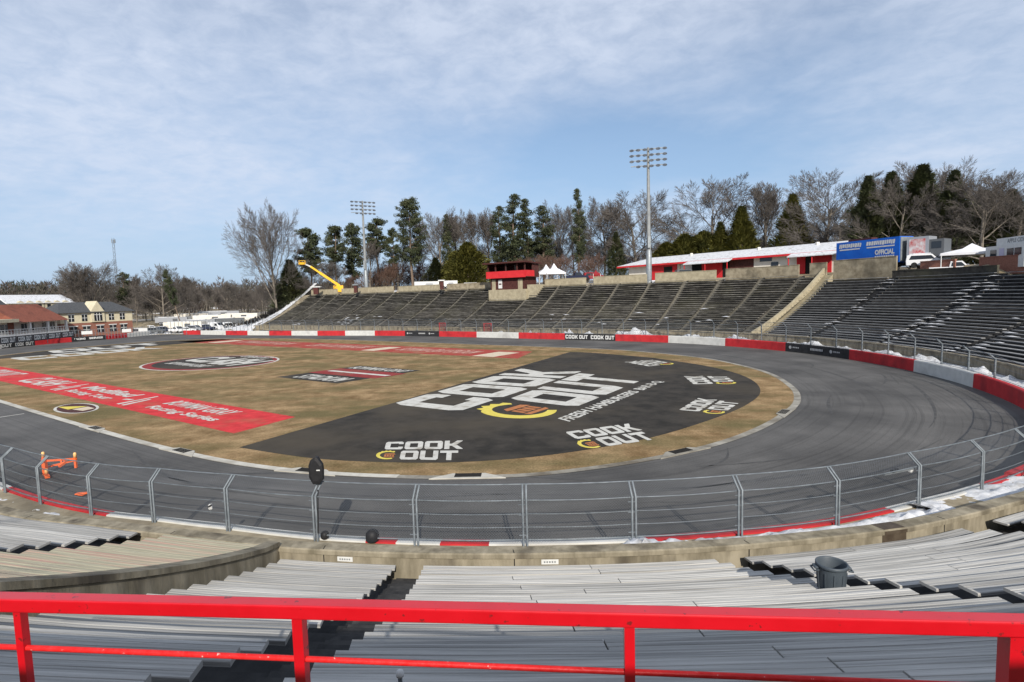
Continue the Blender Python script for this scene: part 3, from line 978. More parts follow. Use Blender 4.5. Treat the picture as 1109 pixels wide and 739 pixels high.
# ================================================================== CATCH FENCE on the wall
fence = empty('catch_fence', P(-136, 0, 1.0), 'galvanised catch fence of netting, cables and bent posts on top of the track wall', 'fence')
near_px = [12, 50, 105, 172, 252, 347, 454, 570, 686, 800, 903, 990, 1058, 1105]
near_d = sorted(wall_d_at_px(p_, False) for p_ in near_px)
near_d = [near_d[0] - 3.2 * k for k in range(5, 0, -1)] + near_d + [near_d[-1] + 3.2 * k for k in range(1, 8)]
far_d = []
x = wall_d_at_px(292)
while x < near_d[0] - 9:
    far_d.append(x); x += 3.85
posts = [(d, 2.55 - .95 * smooth((d - far_d[-1] + 16) / 22)) for d in far_d] + [(near_d[0] - 3.6, 1.62)] + [(d, 1.6) for d in near_d]
def fpos(d, s, z):
    p, dr, n = wall_at(d)
    return SW(p.x + n.x * s, p.y + n.y * s, z)
def post_profile(h):
    """(s, z) of the tops: straight part then the arm that leans over the track"""
    return [(0.10, 0.72), (0.10, WH - .06 + h * .80), (-.26 * h / 1.6, WH - .06 + h * 1.0)]
for i, (d, h) in enumerate(posts):
    b = MB()
    pr = post_profile(h)
    nearp = h < 1.7
    w = .035 if nearp else .05
    p, dr, n = wall_at(d)
    if nearp:
        for sg in (-1, 1):
            o = sg * .052
            pts = [SW(p.x + n.x * s + dr.x * o, p.y + n.y * s + dr.y * o, z) for s, z in pr]
            b.tube(pts, .032, 6)
        for zz in (.32, 1.05, 1.42):
            a_ = SW(p.x + n.x * .10, p.y + n.y * .10, WH - .06 + h * .8 * zz / 1.6)
            b.bar(a_ - (BX * dr.y + AX * dr.x) * .08, a_ + (BX * dr.y + AX * dr.x) * .17, .02, .02)
    else:
        pts = [SW(p.x + n.x * s, p.y + n.y * s, z) for s, z in pr]
        b.tube(pts, .075, 6)
    b.build('fence_post', m_steel, fence)
for ci, u in enumerate((0.03, .27, .52, .78, 1.0)):
    b = MB()
    path = []
    for i in range(len(posts) - 1):
        (d0, h0), (d1, h1) = posts[i], posts[i + 1]
        for k in range(4):
            d = d0 + (d1 - d0) * k / 4; h = h0 + (h1 - h0) * k / 4
            pr = post_profile(h)
            if u < .99:
                z = WH + (pr[1][1] - WH) * u / .8 if u < .8 else pr[1][1]
                s = pr[0][0] - .045
            else: s, z = pr[2]
            z -= .02 * math.sin(k / 4 * math.pi) * (1 if u < .99 else .5)
            path.append(fpos(d, s, z))
    b.tube(path, .013 if 0 < ci < 3 else .020, 5)
    b.build('fence_cable', m_steel, fence)
b = MB()
arc = 0
vs, fs, uvs, prevv = [], [], [], None
cols_ = []
for i in range(len(posts) - 1):
    (d0, h0), (d1, h1) = posts[i], posts[i + 1]
    for k in range(2):
        d = d0 + (d1 - d0) * k / 2; h = h0 + (h1 - h0) * k / 2
        pr = post_profile(h)
        cols_.append((d, [fpos(d, .075, WH - .02), fpos(d, .075, pr[1][1]), fpos(d, pr[2][0], pr[2][1])], (0, pr[1][1] - WH, pr[1][1] - WH + .5)))
for i in range(len(cols_) - 1):
    A0, A1 = cols_[i], cols_[i + 1]
    for j in range(2):
        b.add([A0[1][j], A1[1][j], A1[1][j + 1], A0[1][j + 1]], [(0, 1, 2, 3)], 0, [[(A0[0], A0[2][j]), (A1[0], A1[2][j]), (A1[0], A1[2][j + 1]), (A0[0], A0[2][j + 1])]])
b.build('wire_netting', m_net, fence)

# ================================================================== GRANDSTAND
def arcdeg(t): return t
ordinals = ['first', 'second', 'third', 'fourth', 'fifth', 'sixth', 'seventh', 'eighth', 'ninth', 'tenth', 'eleventh', 'twelfth', 'thirteenth', 'fourteenth', 'fifteenth', 'sixteenth', 'seventeenth']
NROW = 28
def section(t0, t1, rows, label, plank_m, riser_m, near=False, pw=.40, th=.075, zo=0.0, cat='seating block', grp='bench blocks of the grandstand'):
    tm = (t0 + t1) / 2
    e = empty('seating_block', P(tm, S0, sprof(rows[0])), label, cat, grp)
    n = max(2, int(abs(t1 - t0) / (1.2 if tm < 0 else 3.0)))
    ts = tstep(t0, t1, n)
    # stepped terrace
    b = MB()
    sect = []
    fl = -.36
    for k in rows:
        s = S0 + PITCH * k
        sect += [(s, zo + sprof(k - 1) + fl if k > rows[0] else zo + sprof(k) + fl - .2), (s, zo + sprof(k) + fl)]
    kl = rows[-1]
    sect += [(S0 + PITCH * (kl + 1), zo + sprof(kl) + fl), (S0 + PITCH * (kl + 1), sprof(kl) + fl - .5), (S0, sprof(rows[0]) + fl - .5) if rows[0] == 0 else (S0 + PITCH * rows[0], sprof(rows[0]) + fl - .5)]
    b.sweep(sect, ts)
    b.build('terrace', riser_m, e, fix=True)
    rn = random.Random(int(tm * 10))
    for k in rows:
        b = MB()
        z = sprof(k) + zo; s = S0 + PITCH * k
        d = (t1 - t0)
        sg = 1 if d > 0 else -1
        inset = .0
        tj = ts[:]
        jit0, jit1 = rn.uniform(-.0, .0), 0
        if near:
            dz = rn.uniform(-.010, .010)
            nb = 3
            sec = [(s, z + dz - th), (s + pw, z + dz - th)]
            for q in range(nb):        # ribbed top: shallow grooves along the board
                x1 = s + pw * (nb - q) / nb; x0 = s + pw * (nb - q - 1) / nb
                sec += [(x1 - .001, z + dz - .006), (x1 - .006, z + dz), (x0 + .006, z + dz), (x0 + .001, z + dz - .006)]
            # boards meet end to end every few metres with a thin open joint
            m = len(tj) - 1
            cuts = [0, rn.randint(max(1, m // 3), max(1, 2 * m // 3)), m] if m >= 5 else [0, m]
            for c_ in range(len(cuts) - 1):
                seg = tj[cuts[c_]:cuts[c_ + 1] + 1]
                if c_ > 0: seg[0] += .02 * sg
                b.sweep(sec, seg)
            # steel bracket below
            for tq in tstep(t0, t1, 3)[1:-1]:
                pass
        else:
            b.sweep([(s, z - th), (s + pw, z - th), (s + pw, z), (s, z)], tj)
        b.build('bench', plank_m, e, fix=True)
    return e

def aisle(t0, t1, rows, mat, label, rail=None):
    e = empty('stair_aisle', P((t0 + t1) / 2, S0, sprof(rows[0])), label, 'stairs', 'stair aisles of the grandstand')
    b = MB()
    sect = []
    fl = -.33
    for k in rows:
        for h in (0, .5):
            s = S0 + PITCH * (k + h)
            z1 = sprof(k + h) + fl
            z0 = sprof(k + h - .5) + fl
            sect += [(s, z0), (s, z1)]
    kl = rows[-1]
    sect += [(S0 + PITCH * (kl + 1), sprof(kl + .5) + fl), (S0 + PITCH * (kl + 1), sprof(kl) - 1.1), (S0 + PITCH * rows[0], sprof(rows[0]) - 1.1)]
    b.sweep(sect, tstep(t0, t1, 2))
    b.build('steps', mat, e, fix=True)
    return e

FAR = list(range(NROW))
# --- far straight: t is metres along the straight, seen left to right in the photo as t falls
edges = [112, 104.5, 98.6, 90.3, 82.3, 75.0, 65.4, 57.8, 49.7, 40.8, 30.3, 24.4, 17.2, 10.6, 4.0]
# (aisle centre, width, bright?)
TA = 1.0
PB0, PB1 = 34.6, 46.2          # control tower stands across the top rows here
sec_edges = edges + [-2.6, -8.6, -15.2, -21.2, -25.0, -34.6, -47.2, -59, -73, -87, -100, -112]
def gap(t): return .55 if t > 0 else .62
cnt = 0
for i in range(len(sec_edges) - 1):
    a0, a1 = sec_edges[i], sec_edges[i + 1]
    g0 = .30 if a0 > 0 else (.38 if a0 > -24 else .58)
    g1 = .30 if a1 > 0 else (.38 if a1 > -24 else .58)
    left = i < 20
    rows = FAR
    if a0 <= 41 and a1 >= 30: rows = list(range(0, 21))
    if a1 < -34: rows = list(range(0, 26))
    dark = a1 <= -25.5
    if not dark:
        if i < 9: lab = 'stained bench block on the far straight, %s from the snowy slope at its left end' % ordinals[i]
        elif i == 9: lab = 'shortened stained bench block right below the red control tower'
        else: lab = 'stained brown bench block on the far stand, %s to the right of the red tower' % ordinals[i - 10]
        section(a0 - g0 if i else a0, a1 + g1, rows, lab, m_plank_far, m_conc_dark, False, .42, .08)
    else:
        lab = 'black bench block with grey boards on the right bend, %s right of the tan stair' % ordinals[i - 19]
        section(a0 - g0, a1 + g1, rows, lab, m_plank_dim, m_conc_black, False, .36, .06)
    if i < len(sec_edges) - 2:
        rows_a = list(range(0, 21)) if 30 <= a1 <= 41 else (FAR if a1 > -34 else list(range(0, 26)))
        mt = m_aisle if a1 > -25 else m_aisle_dark
        if abs(a1 + 25.0) < .1: mt = m_tan
        if not dark and i != 18:
            al = 'pale concrete stair aisle on the far stand, %s from its left end' % ordinals[min(i, 16)] if i < 17 else 'pale stair aisle just left of the tan stair wall'
        elif i == 18: al = 'tan concrete stair climbing beside a sloping tan side wall'
        else: al = 'dark snow patched stair aisle between black bench blocks, %s on the right bend' % ordinals[i - 19]
        aisle(a1 + g1, a1 - g1, rows_a, mt, al)
# sloping tan wall beside one stair
e = empty('stair_wall', P(-24.3, S0, 1.2), 'sloping tan concrete side wall running up the stand between brown and black benches', 'wall')
b = MB()
for k in range(NROW):
    pass
b.sweep([(S0 - .4, .9), (S0 - .4, 1.9)] + [(S0 + PITCH * k, sprof(k) + .55) for k in range(0, NROW + 1, 2)] + [(S0 + PITCH * NROW, sprof(NROW) - .8)] + [(S0 + PITCH * k, sprof(k) - .9) for k in range(NROW, -1, -4)], [-24.15, -24.42])
b.build('sloping_coping', m_tan, e, fix=True)

# white snowed side slope at the left end of the far stand
b = MB()
n = 26
for i in range(n):
    k0, k1 = i / n * NROW, (i + 1) / n * NROW
    for j in range(5):
        u0, u1 = 112.05 + j * .75, 112.05 + (j + 1) * .75
        f = lambda u, k: P(u + .10 * k, S0 + PITCH * k, sprof(k) + .15 - (u - 112) * .10 + .18 * mnoise.noise(Vector((u * .9, k * .8, 0))))
        b.add([f(u0, k0), f(u1, k0), f(u1, k1), f(u0, k1)], [(0, 1, 2, 3)], 0, None, True)
e = empty('end_slope', P(113, S0, 1), 'bright white snow covered slope closing the left end of the far stand', 'slope')
b.build('snow_cover', m_snow, e)
b = MB()
b.sweep([(S0, -.3), (S0, 1.0)] + [(S0 + PITCH * k, sprof(k) - .1) for k in range(0, NROW + 1, 3)] + [(S0 + PITCH * NROW, -.3)], [112.05, 115.4])
b.build('bank', m_conc, e, fix=True)

# top parapets of the far stand, with openings at some aisles
SB = S0 + PITCH * NROW + .05
def parapet(t0, t1, h, mat, label, z0=None, s=SB, thick=.28, grp='low walls along the top of the stand'):
    z = sprof(NROW) - .35 if z0 is None else z0
    e = MB()
    ts = tstep(t0, t1, max(2, int(abs(t1 - t0) / 2)))
    e.sweep([(s, z - 1.0), (s + thick, z - 1.0), (s + thick, z + h), (s, z + h)], ts)
    e.sweep([(s - .05, z + h + .002), (s + thick + .05, z + h + .002), (s + thick + .05, z + h + .09), (s - .05, z + h + .09)], ts)
    o = e.build('parapet_wall', mat, fix=True)
    return tag(o, label, 'wall', grp)
pp = [(112, 99.6, 1.3, m_tan, 'tan parapet at the far left top of the stand, under the yellow boom'), (97.6, 76.0, 1.3, m_tan, 'long tan parapet above the stand below the pines'), (74.0, 58.6, 1.2, m_tan, 'tan parapet in front of the white trailers, left part'),
      (56.8, 41.6, 1.2, m_conc, 'grey parapet just left of the red control tower'), (28.2, 18.2, 1.25, m_tan, 'tan parapet in front of the white peaked tents'), (16.4, 4.9, 1.35, m_tan, 'tan parapet left of the taller light mast'),
      (3.2, -7.6, 1.5, m_tan, 'tan parapet just right of the taller light mast'), (-9.2, -20.6, 1.6, m_conc, 'concrete parapet in front of the cream wall of the concession building'), (-22.2, -24.6, 1.7, m_conc, 'short concrete parapet left of the tan stair'),
      (-25.6, -33.9, 1.9, m_conc, 'concrete parapet below the blue trailer')]
for a_ in pp: parapet(*a_)
zb = sprof(26) - .5
parapet(-34.2, -46.4, .85, m_conc_dark, 'dark stained low wall above the black benches', z0=zb, s=S0 + PITCH * 26 + .05)
parapet(-36.2, -40.2, 1.05, m_brick, 'red brown brick parapet below the white van', z0=zb + .9, s=SB + 1.0)
parapet(-42.8, -48.2, 1.05, m_brick, 'red brown brick parapet below the white food trailer', z0=zb + .9, s=SB + 1.0)
parapet(-48.2, -112, 1.0, m_brick, 'long brick parapet round the right bend', z0=zb + .9, s=SB + 1.0)

# front parapet between walkway and first row, all round
front = empty('front_parapet', P(-136, 2.1, 1.6), 'weathered tan concrete parapet between the bench rows and the track fence', 'wall')
def fpar(t0, t1, mat, lab=None):
    b = MB()
    ts = tstep(t0, t1, max(2, int(abs(t1 - t0) / 1.5)))
    b.sweep([(1.98, .3), (2.28, .3), (2.28, 1.66), (1.98, 1.66)], ts)
    b.build('parapet_body', mat, front, lab, fix=True)
    b = MB()
    b.sweep([(1.90, 1.663), (2.33, 1.663), (2.33, 1.76), (2.30, 1.79), (1.93, 1.79), (1.90, 1.76)], ts)
    b.build('parapet_cap', mat, front, lab, fix=True)
m_parapet = M('stained_parapet_concrete', (.16, .138, .095), (.32, .28, .205), 2.4, .9, .5, c3=(.075, .062, .045), scale3=1.1, thr3=(.53, .70), stretch=(1, 1, .3))
for (t0, t1) in [(112, 60), (60, 0), (0, -50), (-50, -100), (-100, -144.8), (-144.8, -180), (-180, -215)]:
    fpar(t0, t1, m_parapet)
# apron between wall and parapet
b = MB()
b.sweep([(0.02, .45), (1.96, .45), (1.96, .72), (0.02, .72)], tstep(112, -98, 150))
b.sweep([(0.02, .45), (1.96, .45), (1.96, .93), (0.02, .93)], tstep(-98.01, -215, 90))
tag(b.build('walkway', m_conc, fix=True), kind='structure')

# ------------------------------------------------------------------ near stand
NR = list(range(0, 17))
UPR = list(range(23, 25))
def ph2t(p): return -(p + 90)
near_secs = [(77.5, 61.5, m_plank, 'nearer grey bench block at the left edge, beyond the tan boards'), (60.2, 55.8, m_plank_tan, 'narrow block of tan and pinkish bench boards behind the curved divider wall'),
             (55.1, 50.9, m_plank, 'pale grey bench block between the divider wall and the dark stair'), (49.95, 40.5, m_plank, 'wide pale grey bench block in the middle foreground'),
             (39.5, 31.1, m_plank, 'grey bench block right of the dustbin'), (29.4, 15, m_plank, 'grey bench block at the right edge of the foreground')]
for (p0, p1, mt, lab) in near_secs:
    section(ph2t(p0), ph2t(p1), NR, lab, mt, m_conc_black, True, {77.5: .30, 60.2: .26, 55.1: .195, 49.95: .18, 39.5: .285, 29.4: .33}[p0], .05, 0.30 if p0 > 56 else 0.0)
for (p0, p1, lab) in [(61.5, 60.2, 'dark stair aisle left of the tan boards'), (50.9, 49.95, 'black stair aisle left of the wide foreground benches'), (40.5, 39.5, 'dark stair aisle where the dustbin stands'), (31.1, 29.4, 'dark stair aisle near the right edge of the foreground')]:
    aisle(ph2t(p0), ph2t(p1), NR, m_aisle_dark, lab)
# divider wall running up the stand
e = empty('divider_wall', P(ph2t(55.4), 2.3, 1.2), 'weathered concrete divider wall sweeping up the stand to the left', 'wall')
b = MB(); bc = MB()
top = [(2.30, 1.80)] + [(S0 + PITCH * k, sprof(k) + .26) for k in range(1, 17)]
b.sweep(top + [(S0 + PITCH * k, sprof(k) - .9) for k in range(16, -1, -1)] + [(2.30, .5)], [ph2t(55.62), ph2t(55.26)])
b.build('wall_body', m_parapet, e, fix=True)
bc.sweep([(s, z + .003) for s, z in top] + [(s, z + .11) for s, z in top[::-1]], [ph2t(55.68), ph2t(55.20)])
bc.build('wall_cap', m_parapet, e, fix=True)
# cross walkway deck behind the foreground benches, and the upper rows behind the camera
b = MB()
b.sweep([(12.95, 4.4), (16.4, 4.4), (16.4, 5.80), (12.95, 5.80)], tstep(ph2t(80), ph2t(15), 50))
tag(b.build('deck', m_conc, fix=True), kind='structure')
b = MB()
b.sweep([(16.41, 4.6), (16.48, 4.6), (16.48, 7.9), (16.41, 7.9)], tstep(ph2t(80), ph2t(15), 50))
tag(b.build('upper_wall', m_conc, fix=True), 'concrete wall behind the cross walkway, under the upper bench rows', 'wall')
for (p0, p1, lab) in [(80, 58, 'upper grey bench block behind the cross walkway, left part'), (57, 38, 'upper grey bench block behind the cross walkway, middle part'), (37, 15, 'upper grey bench block behind the cross walkway, right part')]:
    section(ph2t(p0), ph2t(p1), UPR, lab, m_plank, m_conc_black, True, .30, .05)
o = parapet(ph2t(80), ph2t(15), .05, m_conc, 'concrete parapet along the top behind the upper rows', z0=sprof(25) - .02, s=S0 + PITCH * 25 + .05)

# ------------------------------------------------------------------ red guard rail in front of the camera
e = empty('guard_rail', Vector((0, 2.0, 5.86)), 'glossy red steel guard rail of square tubes in front of the benches', 'railing')
zr = 6.87
def hitz(px, py, z):
    d = ray(px, py); t = (z - HCAM) / d.z
    return Vector((d.x * t, d.y * t, z))
pl = hitz(0, 640.0, zr); pr_ = hitz(1109, 663.5, zr)
dr_ = (pr_ - pl).normalized()
ex0, ex1 = pl - dr_ * 2.5, pr_ + dr_ * 2.5
b = MB()
def beam(a, c, w, h):
    bb = MB(); bb.bar(a, c, w, h); return bb
W_, H_ = .062, .055
off = dr_.cross(Vector((0, 0, 1))).normalized()
if off.y < 0: off = -off
# rounded square tube
def rtube(b, a, c, w, h, r=.007):
    d = (c - a).normalized(); sx = d.cross(Vector((0, 0, 1))).normalized(); sy = sx.cross(d)
    sec = []
    for (qx, qy, a0) in ((1, 1, 0), (-1, 1, 90), (-1, -1, 180), (1, -1, 270)):
        for k in range(4):
            t = R(a0 + 30 * k)
            sec.append((qx * (w / 2 - r) + r * math.cos(t), qy * (h / 2 - r) + r * math.sin(t)))
    n = len(sec)
    vs = [p + sx * u + sy * v for p in (a, c) for u, v in sec]
    fs = [(i, (i + 1) % n, n + (i + 1) % n, n + i) for i in range(n)] + [tuple(range(n - 1, -1, -1)), tuple(range(n, 2 * n))]
    b.add(vs, fs)
cz = Vector((0, 0, zr - H_ / 2))
c0 = Vector((ex0.x, ex0.y, 0)) - off * (W_ / 2) + cz
c1 = Vector((ex1.x, ex1.y, 0)) - off * (W_ / 2) + cz
rtube(b, c0, c1, W_, H_)
b.build('top_rail', m_red_rail, e, fix=True)
ml, mr = hitz(0, 694, 6.64), hitz(1109, 738, 6.64)
b = MB()
zl = (ml.z)
m0, m1 = c0.copy(), c1.copy()
m0.z = 6.872 - .195; m1.z = 6.872 - .275
b.tube([m0 + off * .0, m1 + off * .0], .011, 8)
b.build('mid_rail', M('scuffed_red_rail_paint', (.62, .012, .012), (.72, .03, .03), 30, .4, .1, c3=(.75, .55, .5), scale3=60, thr3=(.68, .74)), e)
b = MB()
m0.z = m1.z = 6.872 - .55
b.tube([m0, m1], .0135, 8)
b.build('mid_rail', m_red_rail, e)
for px in (26, 327, 680, 1087):
    q = hitz(px, 655 + (px / 1109) * 22, zr - .05)
    k = (Vector((q.x, q.y, 0)) - Vector((c0.x, c0.y, 0))).dot(dr_)
    p = c0 + dr_ * k
    w = {26: .031, 327: .040, 680: .036}.get(px, .055)
    b = MB()
    rtube_a, rtube_b = Vector((p.x, p.y, 5.86)), Vector((p.x, p.y, zr - H_ - .001))
    sx, sy = dr_ * (w / 2), off * (w / 2)
    vs = [q_ + i * sx + j * sy for q_ in (rtube_a, rtube_b) for i, j in ((-1, -1), (1, -1), (1, 1), (-1, 1))]
    b.add(vs, [(3, 2, 1, 0), (4, 5, 6, 7), (0, 1, 5, 4), (1, 2, 6, 5), (2, 3, 7, 6), (3, 0, 4, 7)])
    b.box(p.x, p.y, 5.87, .12, .12, .016)
    b.build('rail_post', m_red_rail, e, fix=True)

# ------------------------------------------------------------------ snow on walkway and benches
def snow_strip(name, t0, t1, s0, s1, z, h, seed, step=.35, thr=-.15, lump=1.6):
    """lumpy ploughed snow"""
    tl = abs(t1 - t0) * (1.0 if t0 > 0 else .68)
    n = max(4, int(tl / step)); m = max(3, int((s1 - s0) / (.11 if step < .3 else .22)))
    b = MB()
    vs = []
    for i in range(n + 1):
        t = t0 + (t1 - t0) * i / n
        for j in range(m + 1):
            s = s0 + (s1 - s0) * j / m
            q = P(t, s)
            v = mnoise.noise(Vector((q.x * .45, q.y * .45, seed))) * .8 + .5 * mnoise.noise(Vector((q.x * lump, q.y * lump, seed + 5))) + .55 * abs(mnoise.noise(Vector((q.x * 3.6, q.y * 3.6, seed + 9)))) + .45 * abs(mnoise.noise(Vector((q.x * 8.5, q.y * 8.5, seed + 11)))) - .3
            edge = math.sin(math.pi * min(1, max(0, (j + .15) / (m + .3)))) ** .6
            zz = z - .06 + max(0, (v - thr)) * h * edge
            vs.append((q.x, q.y, zz))
    fs = [(i * (m + 1) + j, (i + 1) * (m + 1) + j, (i + 1) * (m + 1) + j + 1, i * (m + 1) + j + 1) for i in range(n) for j in range(m)]
    b.add(vs, fs, 0, None, True)
    return tag(b.build(name, m_snow), kind='stuff')
snow_strip('snow', ph2t(28.5), ph2t(12), -.28, 1.98, .98, .30, 1.0, .10, -.5)
snow_strip('snow', ph2t(42.5), ph2t(28.3), .10, 1.98, .97, .40, 7.0, .10, -.62)
snow_strip('snow', ph2t(53), ph2t(42.2), .10, 1.95, .97, .20, 6.0, .11, -.5)
snow_strip('snow', ph2t(78), ph2t(53), .30, 1.9, .90, .36, 2.0, .12, -.1)
snow_strip('snow', ph2t(10), ph2t(-80), .05, 1.9, .92, .95, 3.0, .5, .02, 1.2)
snow_strip('snow', 5, 22, .05, 1.9, .92, 1.5, 4.0, .5, .05, 1.0)
def snow_pile(t, w, h, seed, lab, z=.75, s=1.0):
    b = MB()
    n = 22
    vs = []
    c = P(t, s, z)
    for i in range(n + 1):
        for j in range(n + 1):
            u, v = (i / n - .5) * 2, (j / n - .5) * 2
            rr = math.hypot(u, v)
            q = P(t + u * w / 2 * (1 if t > 0 else 1.3), s + v * .9)
            hh = max(0, 1 - rr ** 1.7) * h * (.60 + .7 * mnoise.noise(Vector((q.x * .8, q.y * .8, seed))) + .55 * abs(mnoise.noise(Vector((q.x * 1.9, q.y * 1.9, seed)))) + .5 * abs(mnoise.noise(Vector((q.x * 4.2, q.y * 4.2, seed)))))
            vs.append((q.x, q.y, z - .05 + hh))
    fs = [(i * (n + 1) + j, (i + 1) * (n + 1) + j, (i + 1) * (n + 1) + j + 1, i * (n + 1) + j + 1) for i in range(n) for j in range(n)]
    b.add(vs, fs, 0, None, True)
    tag(b.build('snow_pile', m_snow), lab, 'snow pile', 'snow piles behind the track wall')
snow_pile(-.5, 9, 1.08, 1, 'largest white snow pile behind the wall, right of the black lettered stretch')
snow_pile(8.0, 4, 0.65, 2, 'smaller snow pile behind the black lettered wall stretch')
snow_pile(-13, 6, 0.65, 3, 'low snow pile behind the white wall stretch on the bend')
snow_pile(-22.5, 4.5, 0.72, 4, 'snow pile at the foot of the tan stair')
snow_pile(-37.5, 5, 0.72, 5, 'snow pile behind the black wall stretch with round marks')
snow_pile(-52, 5, 0.65, 6, 'snow pile behind the long red wall stretch on the right')
snow_pile(-68, 5, 0.58, 7, 'snow heap behind the white wall stretch on the right bend')
snow_pile(27, 1.6, 0.50, 8, 'tiny snow heap behind the red wall stretch left of the lettered one')
# snow left on the dark stairs
b = MB()
sr = random.Random(5)
for (tc, w) in ((-34.6, 1.6), (-47.2, 2.4), (-59, 3.0), (-47.2, 2.4), (-73, 3)):
    for k in range(1, 25):
        if sr.random() < .55:
            for q in range(sr.randint(1, 2)):
                t = tc + sr.uniform(-w, w * .7); wd = sr.uniform(.5, 1.7)
                s = S0 + PITCH * k + sr.uniform(.02, .1); z = sprof(k) + .012
                pts = []
                n = 8
                for i in range(n):
                    a = 2 * math.pi * i / n
                    pts.append(P(t + wd * .7 * math.cos(a) * sr.uniform(.8, 1.2), s + .2 + .22 * math.sin(a) * sr.uniform(.7, 1.1), z + .03))
                c = P(t, s + .2, z + .09)
                b.add(pts + [c], [(i, (i + 1) % n, n) for i in range(n)], 0, None, True)
tag(b.build('stair_snow', m_snow), kind='stuff')

# loose snow patches and red gates at the far stand
b = MB()
sr = random.Random(15)
for (tc, kc, n_, wt, wk) in ((78, 4.5, 16, 6, 3.5), (70, 9, 3, 2, 1), (97, 2, 5, 5, 2), (20, 8, 4, 8, 4), (2, 7, 6, 9, 5), (-12, 8, 4, 6, 5)):
    for q in range(n_):
        t = tc + sr.gauss(0, wt * .4); k = max(0, round(kc + sr.gauss(0, wk * .5)))
        wd = sr.uniform(.3, 1.0); s = S0 + PITCH * k + .15; z = sprof(k) + .015
        pts = [P(t + wd * math.cos(i * .785) * sr.uniform(.7, 1.2), s + .2 * math.sin(i * .785), z + .03) for i in range(8)]
        b.add(pts + [P(t, s, z + .14)], [(i, (i + 1) % 8, 8) for i in range(8)], 0, None, True)
tag(b.build('bench_snow', m_snow), kind='stuff')
for (t, lab) in ((42.2, 'red mesh gate at the foot of the stand left of the red tower'), (30.4, 'red mesh gate at the foot of the stand below the red tower')):
    e = empty('mesh_gate', P(t, 1.2, .7), lab, 'gate', 'red gates at the foot of the stand')
    b = MB()
    for tt in (t - .9, t + .9): b.tube([P(tt, 1.3, .7), P(tt, 1.3, 2.7)], .07, 6)
    for z in (.9, 2.65): b.tube([P(t - .9, 1.3, z), P(t + .9, 1.3, z)], .05, 6)
    b.build('gate_frame', m_red_wall, e)
    b = MB()
    for i in range(9): b.tube([P(t - .8 + .2 * i, 1.3, .9), P(t - .8 + .2 * i, 1.3, 2.65)], .018, 4)
    b.build('gate_bars', m_red_wall, e)

# thin vertical joints in the parapet and a damp run-off stain
jb = random.Random(2)
b = MB()
t = ph2t(76)
while t < ph2t(14):
    b.sweep([(2.281, .9), (2.284, .9), (2.284, 1.655), (2.281, 1.655)], [t, t + .035])
    b.sweep([(2.10, 1.791), (2.29, 1.791), (2.29, 1.794), (2.10, 1.794)], [t, t + .03])
    t += jb.uniform(6.5, 8.0)
b.build('joint', m_dark, front, fix=True)
b = MB()
m_damp = M('damp_run_off_stain', (.05, .036, .024), (.085, .065, .045), 4, .6)
for (tt, w_) in ((ph2t(34.3), .95), ):
    n = 10
    sec = [(2.283, 1.0), (2.287, 1.0), (2.287, 1.655), (2.283, 1.655)]
    b.sweep(sec, [tt, tt + w_])
    b.sweep([(1.93, 1.792), (2.30, 1.792), (2.30, 1.795), (1.93, 1.795)], [tt + .05, tt + w_ - .08])
    b.sweep([(2.331, 1.665), (2.334, 1.665), (2.334, 1.755), (2.331, 1.755)], [tt + .02, tt + w_ - .03])
b.build('damp_stain', m_damp, front, fix=True)
# ================================================================== THINGS
m_mast = M('dull_mast_steel', (.22, .23, .23), (.30, .31, .31), 1.5, .7, metal=.2)
def lmast(px, dist, zb, zt, lab, rz):
    p = at(px, dist, zb)
    e = empty('light_mast', p, lab, 'light mast', 'light masts')
    b = MB(); b.tube([p, p + Vector((0, 0, (zt - zb) * .5)), p + Vector((0, 0, zt - zb))], [.46, .36, .22], 10)
    b.build('mast_pole', m_mast, e)
    b = MB(); b.lathe([(.62, 0), (.62, .4), (.56, .42), (.56, 6.2), (.44, 6.5)], 10, p)
    b.box(p.x - .1, p.y - .62, zb + 8.0, .55, .35, 2.2)
    b.build('pole_sleeve', m_steel_dark, e)
    c, s = math.cos(rz), math.sin(rz)
    for r in range(4):
        z = zt - .25 - r * 1.05
        b = MB(); b.bar((p.x - 3.3 * c, p.y - 3.3 * s, z), (p.x + 3.3 * c, p.y + 3.3 * s, z), .14, .16)
        b.build('cross_arm', m_steel_dark, e)
        for k in range(6):
            u = -3.1 + k * 1.24
            if r == 3 and k == 0: continue
            b = MB()
            hx, hy = p.x + u * c + s * .45, p.y + u * s - c * .45
            vs = []
            d = Vector((s, -c, -.55)).normalized(); sx = Vector((c, s, 0)); sy = sx.cross(d)
            base = Vector((hx, hy, z - .12))
            for (q, ra) in ((-.30, .16), (-.1, .30), (.28, .42), (.34, .42)):
                vs.append([base + d * q + ra * (1.12 * math.cos(t * math.pi / 4) * sx + .62 * math.sin(t * math.pi / 4) * sy) for t in range(8)])
            fl = sum(vs, [])
            fs = [(i * 8 + j, i * 8 + (j + 1) % 8, i * 8 + 8 + (j + 1) % 8, i * 8 + 8 + j) for i in range(3) for j in range(8)]
            fs += [tuple(range(24, 32)), tuple(range(7, -1, -1))]
            b.add(fl, fs)
            b.build('floodlight', m_lamp, e)
    return e
lmast(703, 113.5, 9.6, 35.8, 'taller grey light mast with four rows of floodlights by the white roofed building', R(-14))
lmast(397.5, 166, 9.8, 36.0, 'farther grey light mast with floodlights in front of the pines', R(28))

